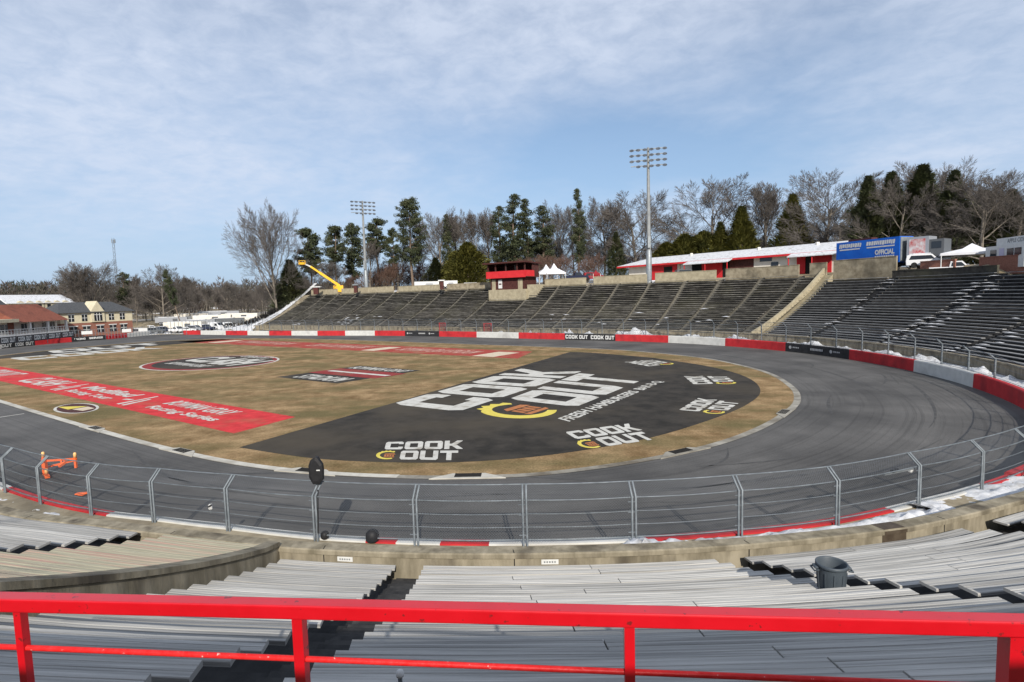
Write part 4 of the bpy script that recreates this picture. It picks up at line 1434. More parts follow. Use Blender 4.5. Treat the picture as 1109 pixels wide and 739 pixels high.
# ---- red control tower on top of the far stand
zt0 = sprof(21) - .6
def tower():
    e = empty('control_tower', P(35.6, 15.5, zt0), 'two storey red control tower with open windows on top of the far stand', 'building')
    t0, t1 = 30.5, 40.6
    sF, sK = S0 + PITCH * 21 + .1, 20.5
    def bx(name, ta, tb, sa, sb, za, zb, mat):
        b = MB(); b.sweep([(sa, za), (sb, za), (sb, zb), (sa, zb)], [ta, tb]); return b.build(name, mat, e, fix=True)
    zb = 8.0
    bx('base_wall', t0, t1, sF, sK, 5.6, zb + 1.3, m_tan)
    bx('stair_cheek', t0 - 2.2, t0 - .01, sF + .6, sK, 5.6, zb + 2.2, m_tan)
    bx('lower_wall', t0 + .5, t1 - .3, sF + .5, sK, zb + 1.3, zb + 3.9, m_wood_dark)
    bx('service_door', t0 + 1.1, t0 + 2.3, sF + .44, sF + .499, zb + 1.3, zb + 3.5, m_tan)
    bx('notice_board', t0 + 6.6, t0 + 7.6, sF + .42, sF + .499, zb + 1.6, zb + 3.5, m_white)
    bx('notice_panel', t0 + 6.75, t0 + 7.45, sF + .40, sF + .419, zb + 2.4, zb + 2.7, m_wood_dark)
    bx('tan_pier', t1 - 1.7, t1 - .7, sF + .42, sF + .499, zb + 1.3, zb + 3.6, m_tan)
    bx('floor_slab', t0 - .3, t1 + .3, sF - .3, sK, zb + 3.9, zb + 4.05, m_wood_dark)
    bx('red_fascia', t0 - .25, t1 + .25, sF - .42, sF - .30, zb + 3.85, zb + 5.35, m_red_build)
    bx('red_side_panel', t0 - .32, t0 - .26, sF - .3, sK - 2, zb + 4.05, zb + 5.35, m_red_build)
    bx('rear_wall', t0 - .2, t1 + .2, sK - .3, sK - .05, zb + 4.05, zb + 7.0, m_wood_dark)
    bx('side_wall', t0 - .2, t0 - .05, sF + 2.5, sK - .31, zb + 4.05, zb + 7.0, m_wood_dark)
    bx('side_wall', t1 + .05, t1 + .2, sF + .2, sK - .31, zb + 4.05, zb + 7.0, m_wood_dark)
    for k, tt in enumerate((t0, t0 + 2.0, t0 + 5.0, t0 + 7.8, t1 - .2)):
        bx('window_post', tt - .14, tt + .14, sF - .28, sF - .06, zb + 4.06, zb + 6.95, m_wood_dark)
    bx('console_desk', t0 + .4, t1 - .4, sF + 1.0, sF + 1.8, zb + 4.9, zb + 5.5, m_dark)
    b = MB(); b.sweep([(sF - 1.1, zb + 7.0), (sK + .4, zb + 6.8), (sK + .4, zb + 7.1), (sF - 1.1, zb + 7.32)], [t0 - .7, t1 + .7])
    b.build('roof', m_wood_dark, e, fix=True)
    b = MB()
    for tt, h in ((t0 + 4.9, 1.1), (t0 + 2.5, .8)):
        q = P(tt, sF - .2, zb + 5.4); b.tube([q, q + Vector((0, 0, h))], .09, 6)
        b.lathe([(.0, h), (.2, h + .1), (.2, h + .35), (0, h + .45)], 8, q)
    b.build('camera_stand', m_black, e)
tower()

# ---- long concession building
def concession():
    t0, t1 = 9.5, -26.6
    e = empty('concession_building', P(-8, 34, 10.3), 'long low red and cream building with a white snow covered roof behind the stand', 'building')
    s0, s1 = 31.0, 41.0
    # straight building: use end points and a straight frame
    A0, B0 = at(676, 132, 10.3), at(917, 107, 10.3)
    d = (B0 - A0); L = d.length; d.normalize()
    n = Vector((d.y, -d.x, 0))
    if n.dot(CAM - A0) < 0: n = -n      # towards the track
    def f(u, w, z): q = A0 + d * u + n * w; return Vector((q.x, q.y, z))
    def bx(name, u0, u1, w0, w1, za, zb, mat, par=e):
        b = MB()
        vs = [f(u, w, z) for z in (za, zb) for u, w in ((u0, w0), (u1, w0), (u1, w1), (u0, w1))]
        b.add(vs, [(3, 2, 1, 0), (4, 5, 6, 7), (0, 1, 5, 4), (1, 2, 6, 5), (2, 3, 7, 6), (3, 0, 4, 7)])
        return b.build(name, mat, par, fix=True)
    ze = 14.0
    bx('wall', 1.5, L - .6, -8, 0, 10.3, ze, m_white_build)
    # red and open bays along the front: (from, to) as a share of the length
    def px_u(px):
        best = min(range(401), key=lambda k: abs(px - pxof(f(L * k / 400, .1, 13))))
        return L * best / 400
    def pxof(w):
        dd = w - CAM; return CX + FPX * dd.dot(RT) / dd.dot(FW)
    for (p0, p1, m_, nm, dep) in [(704, 711, m_red_build, 'red_panel', .12), (711, 733, m_red_build, 'red_panel', .10), (749, 760, m_dark, 'open_bay', .03), (760, 782, m_red_build, 'red_panel', .12), (782, 790, m_dark, 'open_bay', .03), (790, 816, m_wood_dark, 'dark_awning_bay', .05), (863, 872, m_red_build, 'red_panel', .14), (872, 879, m_dark, 'open_bay', .03), (879, 901, m_red_build, 'red_panel', .12)]:
        bx(nm, px_u(p0), px_u(p1), .002, dep, 10.32, ze - .05, m_)
    for (p0, p1) in [(719, 728)]:
        bx('open_bay', px_u(p0), px_u(p1), .105, .16, 11.6, ze - .8, m_dark)
    for (p0, p1, za, zb) in [(823, 836, 12.9, 13.7), (835, 843, 12.0, 12.7)]:
        bx('serving_window', px_u(p0), px_u(p1), .004, .08, za, zb, m_glass)
    bx('corner_trim', px_u(735), px_u(737), .004, .1, 10.32, ze - .1, m_cream)
    # roof: wide front slope with broken overhang, snow on it
    zr_ = 15.7
    b = MB()
    b.add([f(-1.2, 1.0, ze - .25), f(L + .4, 1.0, ze - .25), f(L - 1.5, -7, zr_), f(2.5, -7, zr_), f(-1.2, 1.0, ze - .05), f(L + .4, 1.0, ze - .05), f(L - 1.5, -7, zr_ + .2), f(2.5, -7, zr_ + .2)],
          [(3, 2, 1, 0), (4, 5, 6, 7), (0, 1, 5, 4), (1, 2, 6, 5), (2, 3, 7, 6), (3, 0, 4, 7)])
    b.add([f(2.5, -7.01, zr_), f(L - 1.5, -7.01, zr_), f(L + .4, -15, ze), f(-1.2, -15, ze)], [(0, 1, 2, 3)])
    rf = b.build('roof', m_snow, e, fix=True)
    b = MB()
    b.add([f(-1.2, 1.02, ze - .45), f(L + .4, 1.02, ze - .45), f(L + .4, 1.12, ze - .45), f(-1.2, 1.12, ze - .45), f(-1.2, 1.02, ze - .08), f(L + .4, 1.02, ze - .08), f(L + .4, 1.12, ze - .08), f(-1.2, 1.12, ze - .08)],
          [(3, 2, 1, 0), (4, 5, 6, 7), (0, 1, 5, 4), (1, 2, 6, 5), (2, 3, 7, 6), (3, 0, 4, 7)])
    b.build('eaves_board', m_red_build, e, fix=True)
    for (pa, pb) in ((748, 796), (860, 915)):     # lower eaves in front of two bays
        b = MB()
        u0, u1 = px_u(pa), px_u(pb)
        b.add([f(u0, .6, ze - .1), f(u1, .6, ze - .1), f(u1, 2.8, ze - .85), f(u0, 2.8, ze - .85), f(u0, .6, ze + .06), f(u1, .6, ze + .06), f(u1, 2.8, ze - .70), f(u0, 2.8, ze - .70)],
              [(3, 2, 1, 0), (4, 5, 6, 7), (0, 1, 5, 4), (1, 2, 6, 5), (2, 3, 7, 6), (3, 0, 4, 7)])
        b.build('porch_roof', m_snow, e, fix=True)
        for uu in (u0 + .2, u1 - .2, (u0 + u1) / 2):
            b = MB(); q = f(uu, 2.6, 10.3); b.tube([q, q + Vector((0, 0, ze - .9 - 10.3))], .09, 6); b.build('porch_post', m_red_build, e)
    for u in (.3, .62, .85):
        b = MB(); q = f(L * u, -5.5, zr_ - .7); b.box(q.x, q.y, q.z + .5, .5, .5, 1.0); b.build('roof_vent', m_white_build, e)
concession()

# ---- generic boxy helpers placed by a local frame
class Fr:
    def __init__(self, A0, B0):
        self.o = Vector(A0); d = Vector(B0) - Vector(A0); d.z = 0
        self.L = d.length; self.d = d.normalized()
        n = Vector((self.d.y, -self.d.x, 0))
        if n.dot(CAM - self.o) < 0: n = -n
        self.n = n
    def f(self, u, w, z):
        q = self.o + self.d * u + self.n * w
        return Vector((q.x, q.y, z))
    def bx(self, name, u0, u1, w0, w1, za, zb, mat, par, label=None):
        b = MB()
        vs = [self.f(u, w, z) for z in (za, zb) for u, w in ((u0, w0), (u1, w0), (u1, w1), (u0, w1))]
        b.add(vs, [(3, 2, 1, 0), (4, 5, 6, 7), (0, 1, 5, 4), (1, 2, 6, 5), (2, 3, 7, 6), (3, 0, 4, 7)])
        return b.build(name, mat, par, label, fix=True)
    def wheel(self, u, w, z, r, par, name='wheel'):
        b = MB()
        c = self.f(u, w, z)
        ring = []
        for (ra, off) in ((0, -.1), (r * .55, -.12), (r * .6, -.14), (r, -.12), (r, .12), (r * .6, .14), (0, .1)):
            ring.append([c + self.n * off + ra * (math.cos(t * math.pi / 7) * self.d + math.sin(t * math.pi / 7) * Vector((0, 0, 1))) for t in range(14)])
        vs = sum(ring, [])
        fs = [(i * 14 + j, i * 14 + (j + 1) % 14, i * 14 + 14 + (j + 1) % 14, i * 14 + 14 + j) for i in range(6) for j in range(14)]
        b.add(vs, fs)
        o = b.build(name, m_tyre, par, fix=True)
        hb = MB(); ring2 = [c + self.n * .145 + r * .5 * (math.cos(t * math.pi / 7) * self.d + math.sin(t * math.pi / 7) * Vector((0, 0, 1))) for t in range(14)]
        hb.add(ring2, [tuple(range(14))]); hb.build('rim', m_rim, o, fix=True)
        return o

# blue trailer with a banner
def blue_trailer():
    fr = Fr(at(905, 101.5, 10.3), at(973, 95.0, 10.3))
    e = empty('blue_trailer', fr.o, 'long blue merchandise trailer with white lettering, seen above the parapet', 'trailer')
    L = fr.L
    fr.bx('body', 0, L, -2.6, 0, 11.1, 14.7, m_blue, e)
    fr.bx('end_door', L + .005, L + .10, -2.5, -.1, 11.2, 14.6, m_steel_dark, e)
    fr.bx('skirt', .4, L - .4, -2.5, -.05, 10.6, 11.08, m_dark, e)
    for u in (1.2, 2.3, L - 1.6): fr.wheel(u, -.12, 10.8, .5, e)
    b = MB()
    def q(u0, u1, z0, z1, w=.02):
        return quadmap(fr.f(L * u0, w, z1), fr.f(L * u0, w, z0), fr.f(L * u1, w, z0), fr.f(L * u1, w, z1))
    flip = fr.f(0, 0, 0)
    font_text(b, 'OFFICIAL', q(.64, .93, 12.35, 13.1), .05)
    # rows of blurred white marks above and below it
    rr = random.Random(4)
    for (u0, u1, z0, z1) in ((.05, .42, 13.75, 14.4), (.50, .95, 13.75, 14.4)):
        u = u0
        while u < u1 - .02:
            w = rr.uniform(.018, .034)
            hh = rr.uniform(.0, .12)
            b.add([fr.f(L * u, .02, z0 + hh), fr.f(L * (u + w), .02, z0 + hh), fr.f(L * (u + w + .01), .02, z1 - rr.uniform(0, .1)), fr.f(L * (u + .01), .02, z1)], [(0, 1, 2, 3)])
            u += w + .007
        b.add([fr.f(L * (u0 + .01), .02, z0 - .32), fr.f(L * (u1 - .02), .02, z0 - .32), fr.f(L * (u1 - .02), .02, z0 - .14), fr.f(L * (u0 + .01), .02, z0 - .14)], [(0, 1, 2, 3)])
    for k in range(9):
        u = .64 + k * .033
        b.add([fr.f(L * u, .02, 11.85), fr.f(L * (u + .026), .02, 11.85), fr.f(L * (u + .026), .02, 12.2), fr.f(L * u, .02, 12.2)], [(0, 1, 2, 3)])
    b.build('white_lettering', m_white, e)
    fr.bx('roof_awning', L * .12, L * .5, -2.2, -1.0, 14.705, 15.1, m_wood_dark, e)
    # graphic panelled truck front beside it
    fr2 = Fr(fr.f(L + .8, -.3, 10.3), fr.f(L + 4.4, -1.2, 10.3))
    e2 = empty('panel_truck', fr2.o, 'silver and red printed truck body standing at the right end of the blue trailer', 'truck')
    fr2.bx('body', 0, 2.6, -2.4, 0, 11.0, 14.4, m_carpaint['silver'], e2)
    fr2.bx('printed_panel', .3, 2.2, .004, .03, 11.6, 14.1, M('red_white_print', (.45, .06, .06), (.62, .6, .6), 1.6, .6), e2)
    fr2.bx('cab', 2.62, 4.3, -2.3, -.1, 11.0, 13.9, m_carpaint['grey'], e2)
    fr2.bx('cab_window', 2.9, 4.0, -.098, -.06, 12.7, 13.6, m_glass, e2)
    for u in (.7, 3.5): fr2.wheel(u, -.1, 10.8, .5, e2)
blue_trailer()

# cars
def make_car(kind, paint, lab, grp, p, rz, name='parked_car'):
    e = empty(name, (0, 0, 0), lab, 'car' if kind != 'van' else 'van', grp)
    if kind == 'suv': prof = [(-2.3, .35), (-2.35, .95), (-2.25, 1.65), (-1.9, 1.78), (.5, 1.76), (1.1, 1.15), (2.2, 1.02), (2.35, .7), (2.3, .35)]; win = [(-2.0, 1.12), (-1.75, 1.66), (.42, 1.64), (.85, 1.15)]; W = .93
    elif kind == 'van': prof = [(-2.7, .4), (-2.75, 1.0), (-2.7, 2.25), (-2.5, 2.35), (1.3, 2.33), (2.0, 1.45), (2.7, 1.2), (2.75, .7), (2.7, .4)]; win = [(.3, 1.35), (.3, 2.1), (1.2, 2.1), (1.7, 1.4)]; W = 1.0
    elif kind == 'pickup': prof = [(-2.7, .5), (-2.75, 1.15), (-.7, 1.15), (-.55, 1.85), (.6, 1.85), (1.15, 1.2), (2.5, 1.1), (2.6, .75), (2.55, .5)]; win = [(-.5, 1.25), (-.42, 1.75), (.52, 1.75), (.95, 1.25)]; W = .95
    else: prof = [(-2.2, .3), (-2.25, .8), (-1.9, .95), (-1.2, 1.38), (.2, 1.4), (1.0, .95), (2.1, .8), (2.25, .55), (2.2, .3)]; win = [(-1.45, .97), (-1.1, 1.3), (.15, 1.32), (.72, .97)]; W = .88
    b = MB()
    n = len(prof)
    lay = []
    for (y, k) in ((-W, .0), (-W + .12, .06), (W - .12, .06), (W, .0)):
        ins = .10 if abs(y) == W else 0
        lay.append([(x * (1 - .02 * (ins > 0)), y, z - (ins if z > 1.05 else 0) * .8) for x, z in prof])
    vs = sum(lay, [])
    fs = [(i * n + j, i * n + (j + 1) % n, i * n + n + (j + 1) % n, i * n + n + j) for i in range(3) for j in range(n)]
    fs += [tuple(range(n - 1, -1, -1)), tuple(range(3 * n, 4 * n))]
    b.add(vs, fs)
    body = b.build('body', paint, e, fix=True, local=True)
    for sg in (-1, 1):
        b = MB(); b.add([(x, sg * (W + .012), z - .05) for x, z in win], [(0, 1, 2, 3)]); b.build('side_window', m_glass, e, local=True)
    # windscreen
    wx = [q for q in prof if q[0] > 0 and q[1] > 1.0][:2] if kind != 'sedan' else [(.2, 1.4), (1.0, .95)]
    b = MB(); (xa, za), (xb, zb) = wx[0], wx[1]
    b.add([(xa + .06, -W + .2, za - .02), (xa + .06, W - .2, za - .02), (xb + .02, W - .15, zb + .05), (xb + .02, -W + .15, zb + .05)], [(0, 1, 2, 3)])
    b.build('windscreen', m_glass, e, local=True)
    for wx_ in (-1.4, 1.4):
        for sg in (-1, 1):
            b = MB(); r = .36 if kind != 'sedan' else .31
            ring = []
            for (ra, o) in ((.0, .9), (r * .6, .92), (r, .9), (r, .66), (0, .64)):
                ring.append([(wx_ + ra * math.cos(t * math.pi / 6), sg * (o + W - .88), r + ra * math.sin(t * math.pi / 6)) for t in range(12)])
            b.add(sum(ring, []), [(i * 12 + j, i * 12 + (j + 1) % 12, i * 12 + 12 + (j + 1) % 12, i * 12 + 12 + j) for i in range(4) for j in range(12)])
            b.build('wheel', m_tyre, e, fix=True, local=True)
    e.location = p; e.rotation_euler = (0, 0, rz)
    return e
ptop = lambda px, d: at(px, d, ground_h(*at(px, d)[:2]))
def snow_roof(e, z, lx, w):
    b = MB(); b.box(-.6, 0, z, lx, w, .14, 0, 0, .05); return b.build('snow_layer', m_snow, e, local=True)
c = make_car('suv', m_carpaint['white'], 'white sport utility car with snow on it behind the brick parapet', 'cars above the stand', at(1003, 94, 10.2), R(-35)); snow_roof(c, 1.84, 2.0, 1.5)
make_car('sedan', m_carpaint['white'], 'white car partly hidden between the printed truck and the white utility car', 'cars above the stand', at(984, 100, 10.5), R(-35))
make_car('pickup', m_carpaint['white'], 'white pickup standing left of the purple shaded tent', 'cars above the stand', at(1035, 91, 8.9), R(-40))
make_car('pickup', m_carpaint['dark'], 'dark blue pickup parked behind the parapet right of the white tents', 'cars above the stand', at(625, 128, 10.9), R(8))
make_car('suv', m_carpaint['red'], 'dark red car parked right of the dark blue pickup', 'cars above the stand', at(643, 129, 10.9), R(4))
make_car('suv', m_carpaint['grey'], 'grey car half hidden behind the parapet beside the concession porch', 'cars above the stand', at(744, 119, 10.5), R(0))
# tents
def tent(px, d, z0, w, dep, hw, hp, lab, rz, mat=m_tent, skirt=.35):
    p = at(px, d, z0)
    e = empty('canopy_tent', p, lab, 'tent', 'tents above the stand')
    c, s = math.cos(rz), math.sin(rz)
    T = lambda x, y, z: (p.x + x * c - y * s, p.y + x * s + y * c, z0 + z)
    b = MB()
    x, y = w / 2, dep / 2
    vs = [T(-x, -y, hw), T(x, -y, hw), T(x, y, hw), T(-x, y, hw)]
    mid = [T(-x * .3, -y * .3, hw + (hp - hw) * .45), T(x * .3, -y * .3, hw + (hp - hw) * .45), T(x * .3, y * .3, hw + (hp - hw) * .45), T(-x * .3, y * .3, hw + (hp - hw) * .45)]
    low = [T(-x, -y, hw - skirt), T(x, -y, hw - skirt), T(x, y, hw - skirt), T(-x, y, hw - skirt)]
    b.add(vs + mid + [T(0, 0, hp)] + low, [(0, 1, 5, 4), (1, 2, 6, 5), (2, 3, 7, 6), (3, 0, 4, 7), (4, 5, 8), (5, 6, 8), (6, 7, 8), (7, 4, 8), (0, 9, 10, 1), (1, 10, 11, 2), (2, 11, 12, 3), (3, 12, 9, 0)])
    b.build('canopy', mat, e)
    for (i, j) in ((-1, -1), (1, -1), (1, 1), (-1, 1)):
        b = MB(); b.bar(T(i * x * .97, j * y * .97, 0), T(i * x * .97, j * y * .97, hw), .08, .08); b.build('tent_pole', m_white, e)
    return e
tent(592, 127, 10.2, 4.2, 4.2, 2.6, 4.6, 'white peaked tent right behind the control tower stair', R(10))
tent(600.5, 127, 10.2, 4.4, 4.2, 2.6, 4.8, 'white peaked tent nearest the dark blue pickup', R(10))
tent(1051, 93, 9.2, 6.6, 5.0, 2.6, 3.8, 'wide white tent left of the white food trailer', R(-35), skirt=.3)
tent(645.5, 118.5, 9.5, 1.6, 1.6, 2.5, 3.3, 'small dark red canopy over the opening at the top of a stair', R(8), m_carpaint['red'])
# food trailer with sign
def food_trailer():
    fr = Fr(at(1066, 90, 9.3), at(1108, 84.5, 9.3))
    L = fr.L
    e = empty('food_trailer', fr.o, 'white food trailer with serving windows and a lettered sign board on its roof', 'food trailer')
    fr.bx('body', 0, L, -2.5, 0, 9.6, 12.25, m_white, e)
    for (u0, u1) in ((.14, .30), (.58, .74), (.77, .93)): fr.bx('serving_window', L * u0, L * u1, .004, .05, 11.0, 11.8, m_glass, e)
    fr.bx('arched_panel', L * .38, L * .50, .004, .05, 10.9, 11.9, M('pale_purple_panel', (.5, .48, .6)), e)
    fr.bx('sign_board', L * .22, L * 1.05, -.4, -.28, 12.26, 13.1, m_white, e)
    b = MB()
    font_text(b, 'APPLE CIDER', quadmap(fr.f(L * .50, -.27, 12.95), fr.f(L * .50, -.27, 12.45), fr.f(L * .99, -.27, 12.45), fr.f(L * .99, -.27, 12.95)), .03)
    b.build('sign_lettering', m_steel_dark, e)
    for u in (L * .45, L * .6): fr.wheel(u, -.1, 9.7, .4, e)
food_trailer()
# white trailers at the top left
for (p0, p1, d, lab) in ((449.5, 476, 152, 'longer white box trailer behind the tan parapet, left of the red tower'), (478, 496, 149, 'shorter white box trailer next to the longer one'), (503, 517, 146, 'low white vehicle roof just left of the red tower')):
    fr = Fr(at(p0, d, 10.3), at(p1, d, 10.3))
    e = empty('white_trailer', fr.o, lab, 'trailer', 'white trailers left of the tower')
    h = 12.35 if p0 < 500 else 11.6
    fr.bx('body', 0, fr.L, -2.4, 0, 10.75, h, m_white, e)
    fr.bx('side_door', fr.L * .45, fr.L * .75, .004, .04, 10.9, h - .5, m_carpaint['silver'], e)
    for u in (.7, 1.6, fr.L - .8): fr.wheel(u, -.1, 10.6, .38, e)
# utility hut at the far left top, and the narrow dark gate posts
for (px, d, lab) in ((343, 174, 'white capped ticket booth at the top of the leftmost stair'), (386, 159.5, 'small dark gate box at a stair top left of the farther mast'), (479, 136.5, 'white capped booth in front of the white trailers')):
    p = at(px, d, sprof(28) - .4)
    e = empty('ticket_booth', p, lab, 'booth', 'booths at the stair tops')
    b = MB(); b.box(p.x, p.y, p.z + 1.0, .9 if px != 343 else 1.4, .9, 2.0); b.build('booth_body', m_wood_dark, e)
    b = MB(); b.box(p.x, p.y, p.z + 2.15, 1.6 if px != 343 else 3.0, 1.4, .28, 0, 0, .04)
    b.build('booth_roof', m_white if px != 386 else m_steel_dark, e)

# yellow boom lift
def boom():
    d0 = 182
    p = at(364, d0, 10.0)
    e = empty('boom_lift', p, 'yellow boom lift with its arm raised to the left above the far stand', 'boom lift')
    d = Vector((at(340, d0).x - p.x, at(340, d0).y - p.y, 0)).normalized()
    q = lambda u, z: Vector((p.x + d.x * u, p.y + d.y * u, z))
    z0 = 10.0
    b = MB(); b.bar(q(-3.2, z0 + .9), q(2.2, z0 + .9), 2.2, .7); b.build('chassis', m_yellow, e)
    for u in (-2.4, 1.5):
        for w in (-1.1, 1.1):
            b = MB(); n = Vector((-d.y, d.x, 0)); c = q(u, z0 + .55) + n * w
            b.tube([c - n * .2, c + n * .2], .55, 12); b.build('wheel', m_tyre, e)
    b = MB(); b.bar(q(-2.3, z0 + 1.9), q(.6, z0 + 1.9), 1.7, 1.3); b.build('turntable', m_yellow, e)
    b = MB(); b.bar(q(-1.2, z0 + 2.5), q(4.4, z0 + 6.6), .62, .75); b.build('boom_section', m_yellow, e)
    b = MB(); b.bar(q(4.3, z0 + 6.55), q(7.0, z0 + 8.55), .44, .54); b.build('boom_section', m_yellow, e)
    b = MB(); b.bar(q(6.9, z0 + 8.5), q(8.6, z0 + 9.3), .34, .4); b.build('jib', m_white, e)
    b = MB(); b.tube([q(3.9, z0 + 5.6), q(6.7, z0 + 8.0)], .1, 6); b.build('hydraulic_ram', m_dark, e)
    b = MB()
    c = q(9.3, z0 + 9.2)
    b.box(c.x, c.y, c.z, 1.9, 1.0, .16)
    for (i, j) in ((-1, -1), (1, -1), (1, 1), (-1, 1)): b.box(c.x + i * .9, c.y + j * .45, c.z + .6, .08, .08, 1.1)
    b.box(c.x, c.y - .45, c.z + 1.1, 1.9, .08, .1); b.box(c.x, c.y + .45, c.z + 1.1, 1.9, .08, .1); b.box(c.x, c.y, c.z + .35, 1.7, .9, .5)
    b.build('basket', m_yellow, e)
boom()

# ---- dustbin on the stair
def dustbin():
    k = 5.6
    p = hitz(900, 646.5, sprof(k) - .02)
    p.z = sprof(k) - .04
    e = empty('dustbin', p, 'round grey blue plastic dustbin with two handles standing on the dark stair', 'dustbin')
    sc = .8
    b = MB(); b.lathe([(0, 0), (.225 * sc, 0), (.235 * sc, .02 * sc), (.285 * sc, .70 * sc), (.287 * sc, .72 * sc)], 28, p)
    b.build('body', m_grey_plastic, e)
    b = MB(); b.lathe([(r_ * sc, z_ * sc) for r_, z_ in [(.287, .70), (.310, .71), (.312, .775), (.29, .785), (.275, .76), (.262, .5), (.24, .06), (0, .05)]], 28, p); b.build('rim', m_grey_plastic, e)
    for a in (R(-8), R(172)):
        b = MB()
        c, s = math.cos(a), math.sin(a)
        x, y = p.x + c * .315 * sc, p.y + s * .315 * sc
        b.tube([(x - s * .09 - c * .02, y + c * .09 - s * .02, p.z + .66 * sc), (x - s * .085 + c * .05, y + c * .085 + s * .05, p.z + .64 * sc), (x + s * .085 + c * .05, y - c * .085 + s * .05, p.z + .64 * sc), (x + s * .09 - c * .02, y - c * .09 - s * .02, p.z + .66 * sc)], .016, 6)
        b.box(x, y, p.z + .69 * sc, .08, .14, .04, 0, a, .01)
        b.build('handle', m_grey_plastic, e)
    b = MB()
    for j in range(10):
        a = 2 * math.pi * j / 10
        b.bar((p.x + .240 * sc * math.cos(a), p.y + .240 * sc * math.sin(a), p.z + .03), (p.x + .283 * sc * math.cos(a), p.y + .283 * sc * math.sin(a), p.z + .62 * sc), .02, .016)
    b.build('ribs', m_grey_plastic, e)
dustbin()

# ---- black covered lamp on a fence post, black domes, small sign plates
def covered_lamp():
    d = near_d[0]
    dd = wall_d_at_px(347, False)
    p0 = fpos(dd, .10, 1.0)
    top = fpos(dd, -.15, 2.62)
    e = empty('covered_sign', p0, 'black fabric covered oval sign standing up from a fence post', 'sign')
    b = MB()
    c = fpos(dd, -.10, 3.02)
    pr = [(-.10, -.42), (.10, -.42), (.20, -.30), (.215, .02), (.20, .18), (.06, .40), (0, .42), (-.14, .33), (-.21, .15), (-.205, -.22)]
    lay = []
    for (y, k) in ((-.10, .72), (-.07, .97), (.07, .97), (.10, .72)):
        lay.append([(c.x + x * k, c.y + y, c.z + z * k) for x, z in pr])
    n = len(pr)
    b.add(sum(lay, []), [(i * n + j, i * n + (j + 1) % n, i * n + n + (j + 1) % n, i * n + n + j) for i in range(3) for j in range(n)] + [tuple(range(n - 1, -1, -1)), tuple(range(3 * n, 4 * n))])
    b.build('cover', m_black, e, fix=True)
    b = MB(); b.box(c.x + .09, c.y - .105, c.z + .02, .10, .012, .03, 0, 0); b.build('white_tag', m_white, e)
    b = MB(); b.tube([top + Vector((0, 0, -.05)), Vector((c.x, c.y, c.z - .38))], .04, 8); b.build('stem', m_steel, e)
    b = MB(); b.tube([fpos(dd, .0, 2.45) + Vector((.07, 0, 0)), fpos(dd, .08, 1.9) + Vector((.09, 0, 0)), fpos(dd, .16, 1.2) + Vector((.10, 0, 0))], .022, 6); b.build('strap', m_black, e)
covered_lamp()
def dome(px, py, r, z, lab):
    p = hitz(px, py, z)
    e = MB()
    e.lathe([(0, 0), (r * .8, 0), (r, r * .2), (r * 1.02, r * .9), (r * .92, r * 1.35), (r * .55, r * 1.75), (0, r * 1.85)], 18, p)
    tag(e.build('covered_lamp', m_black), lab, 'lamp', 'black covered lamps on the wall')
dome(403.5, 586, .19, 1.0, 'rounder black covered lamp standing on the wall behind the parapet')
dome(352, 583, .12, 1.0, 'small black lamp at the foot of the covered sign post')
for (px, py, lab) in ((373, 597, 'small white plate on the parapet left of the dark stair'), (595, 599, 'small white plate on the parapet in the middle of the foreground')):
    for s_ in (2.30,):
        best = min((abs((lambda w: CX + FPX * (w - CAM).dot(RT) / (w - CAM).dot(FW))(P(ph2t(a / 20), 2.29, 1.55)) - px), a / 20) for a in range(700, 1200))
    t = ph2t(best[1])
    b = MB(); b.sweep([(2.285, 1.50), (2.298, 1.50), (2.298, 1.62), (2.285, 1.62)], [t - .28, t + .28])
    o = b.build('number_plate', m_white, fix=True); tag(o, lab, 'plate', 'white plates on the parapet')
    for k in range(5):
        b = MB(); b.sweep([(2.299, 1.54), (2.302, 1.54), (2.302, 1.58), (2.299, 1.58)], [t - .2 + k * .085, t - .15 + k * .085]); b.build('mark', m_steel_dark, o, fix=True)
# small drain spout below the plate
def little_camera(px, py, z, lab, w=.11):
    p = hitz(px, py, z)
    e = empty('fence_camera', p, lab, 'camera', 'small cameras on the catch fence')
    b = MB(); b.box(p.x, p.y, p.z, w, w * .9, w * 1.5, 0, .3, .015); b.build('housing', m_white, e)
    b = MB(); b.tube([(p.x - w * .3, p.y - w * .6, p.z + .02), (p.x + w * .8, p.y - w * .6, p.z + .09)], w * .22, 8); b.build('lens', m_black, e)
    b = MB(); b.bar((p.x, p.y, p.z - w * .8), (p.x, p.y, p.z - w * 2), .02, .02); b.build('clamp', m_steel_dark, e)
little_camera(228, 549, 1.62, 'small white camera fixed to the fence cable on the left')
def bar_camera():
    dd = wall_d_at_px(990, False)
    p = fpos(dd - .4, -.05, 2.2)
    e = empty('fence_bar', p, 'short dark bar with a white end fixed across the fence near the right post', 'bracket')
    b = MB(); b.bar(fpos(dd - .1, -.06, 2.16), fpos(dd + 1.4, -.06, 2.16), .05, .05); b.build('bar', m_steel_dark, e)
    b = MB(); q = fpos(dd + .15, -.08, 2.10); b.box(q.x, q.y, q.z, .14, .1, .1, 0, .5, .02); b.build('white_end', m_white, e)
    b = MB(); q = fpos(dd + .9, -.08, 2.22); b.box(q.x, q.y, q.z, .35, .1, .1, 0, .5, .02); b.build('box', m_black, e)
bar_camera()

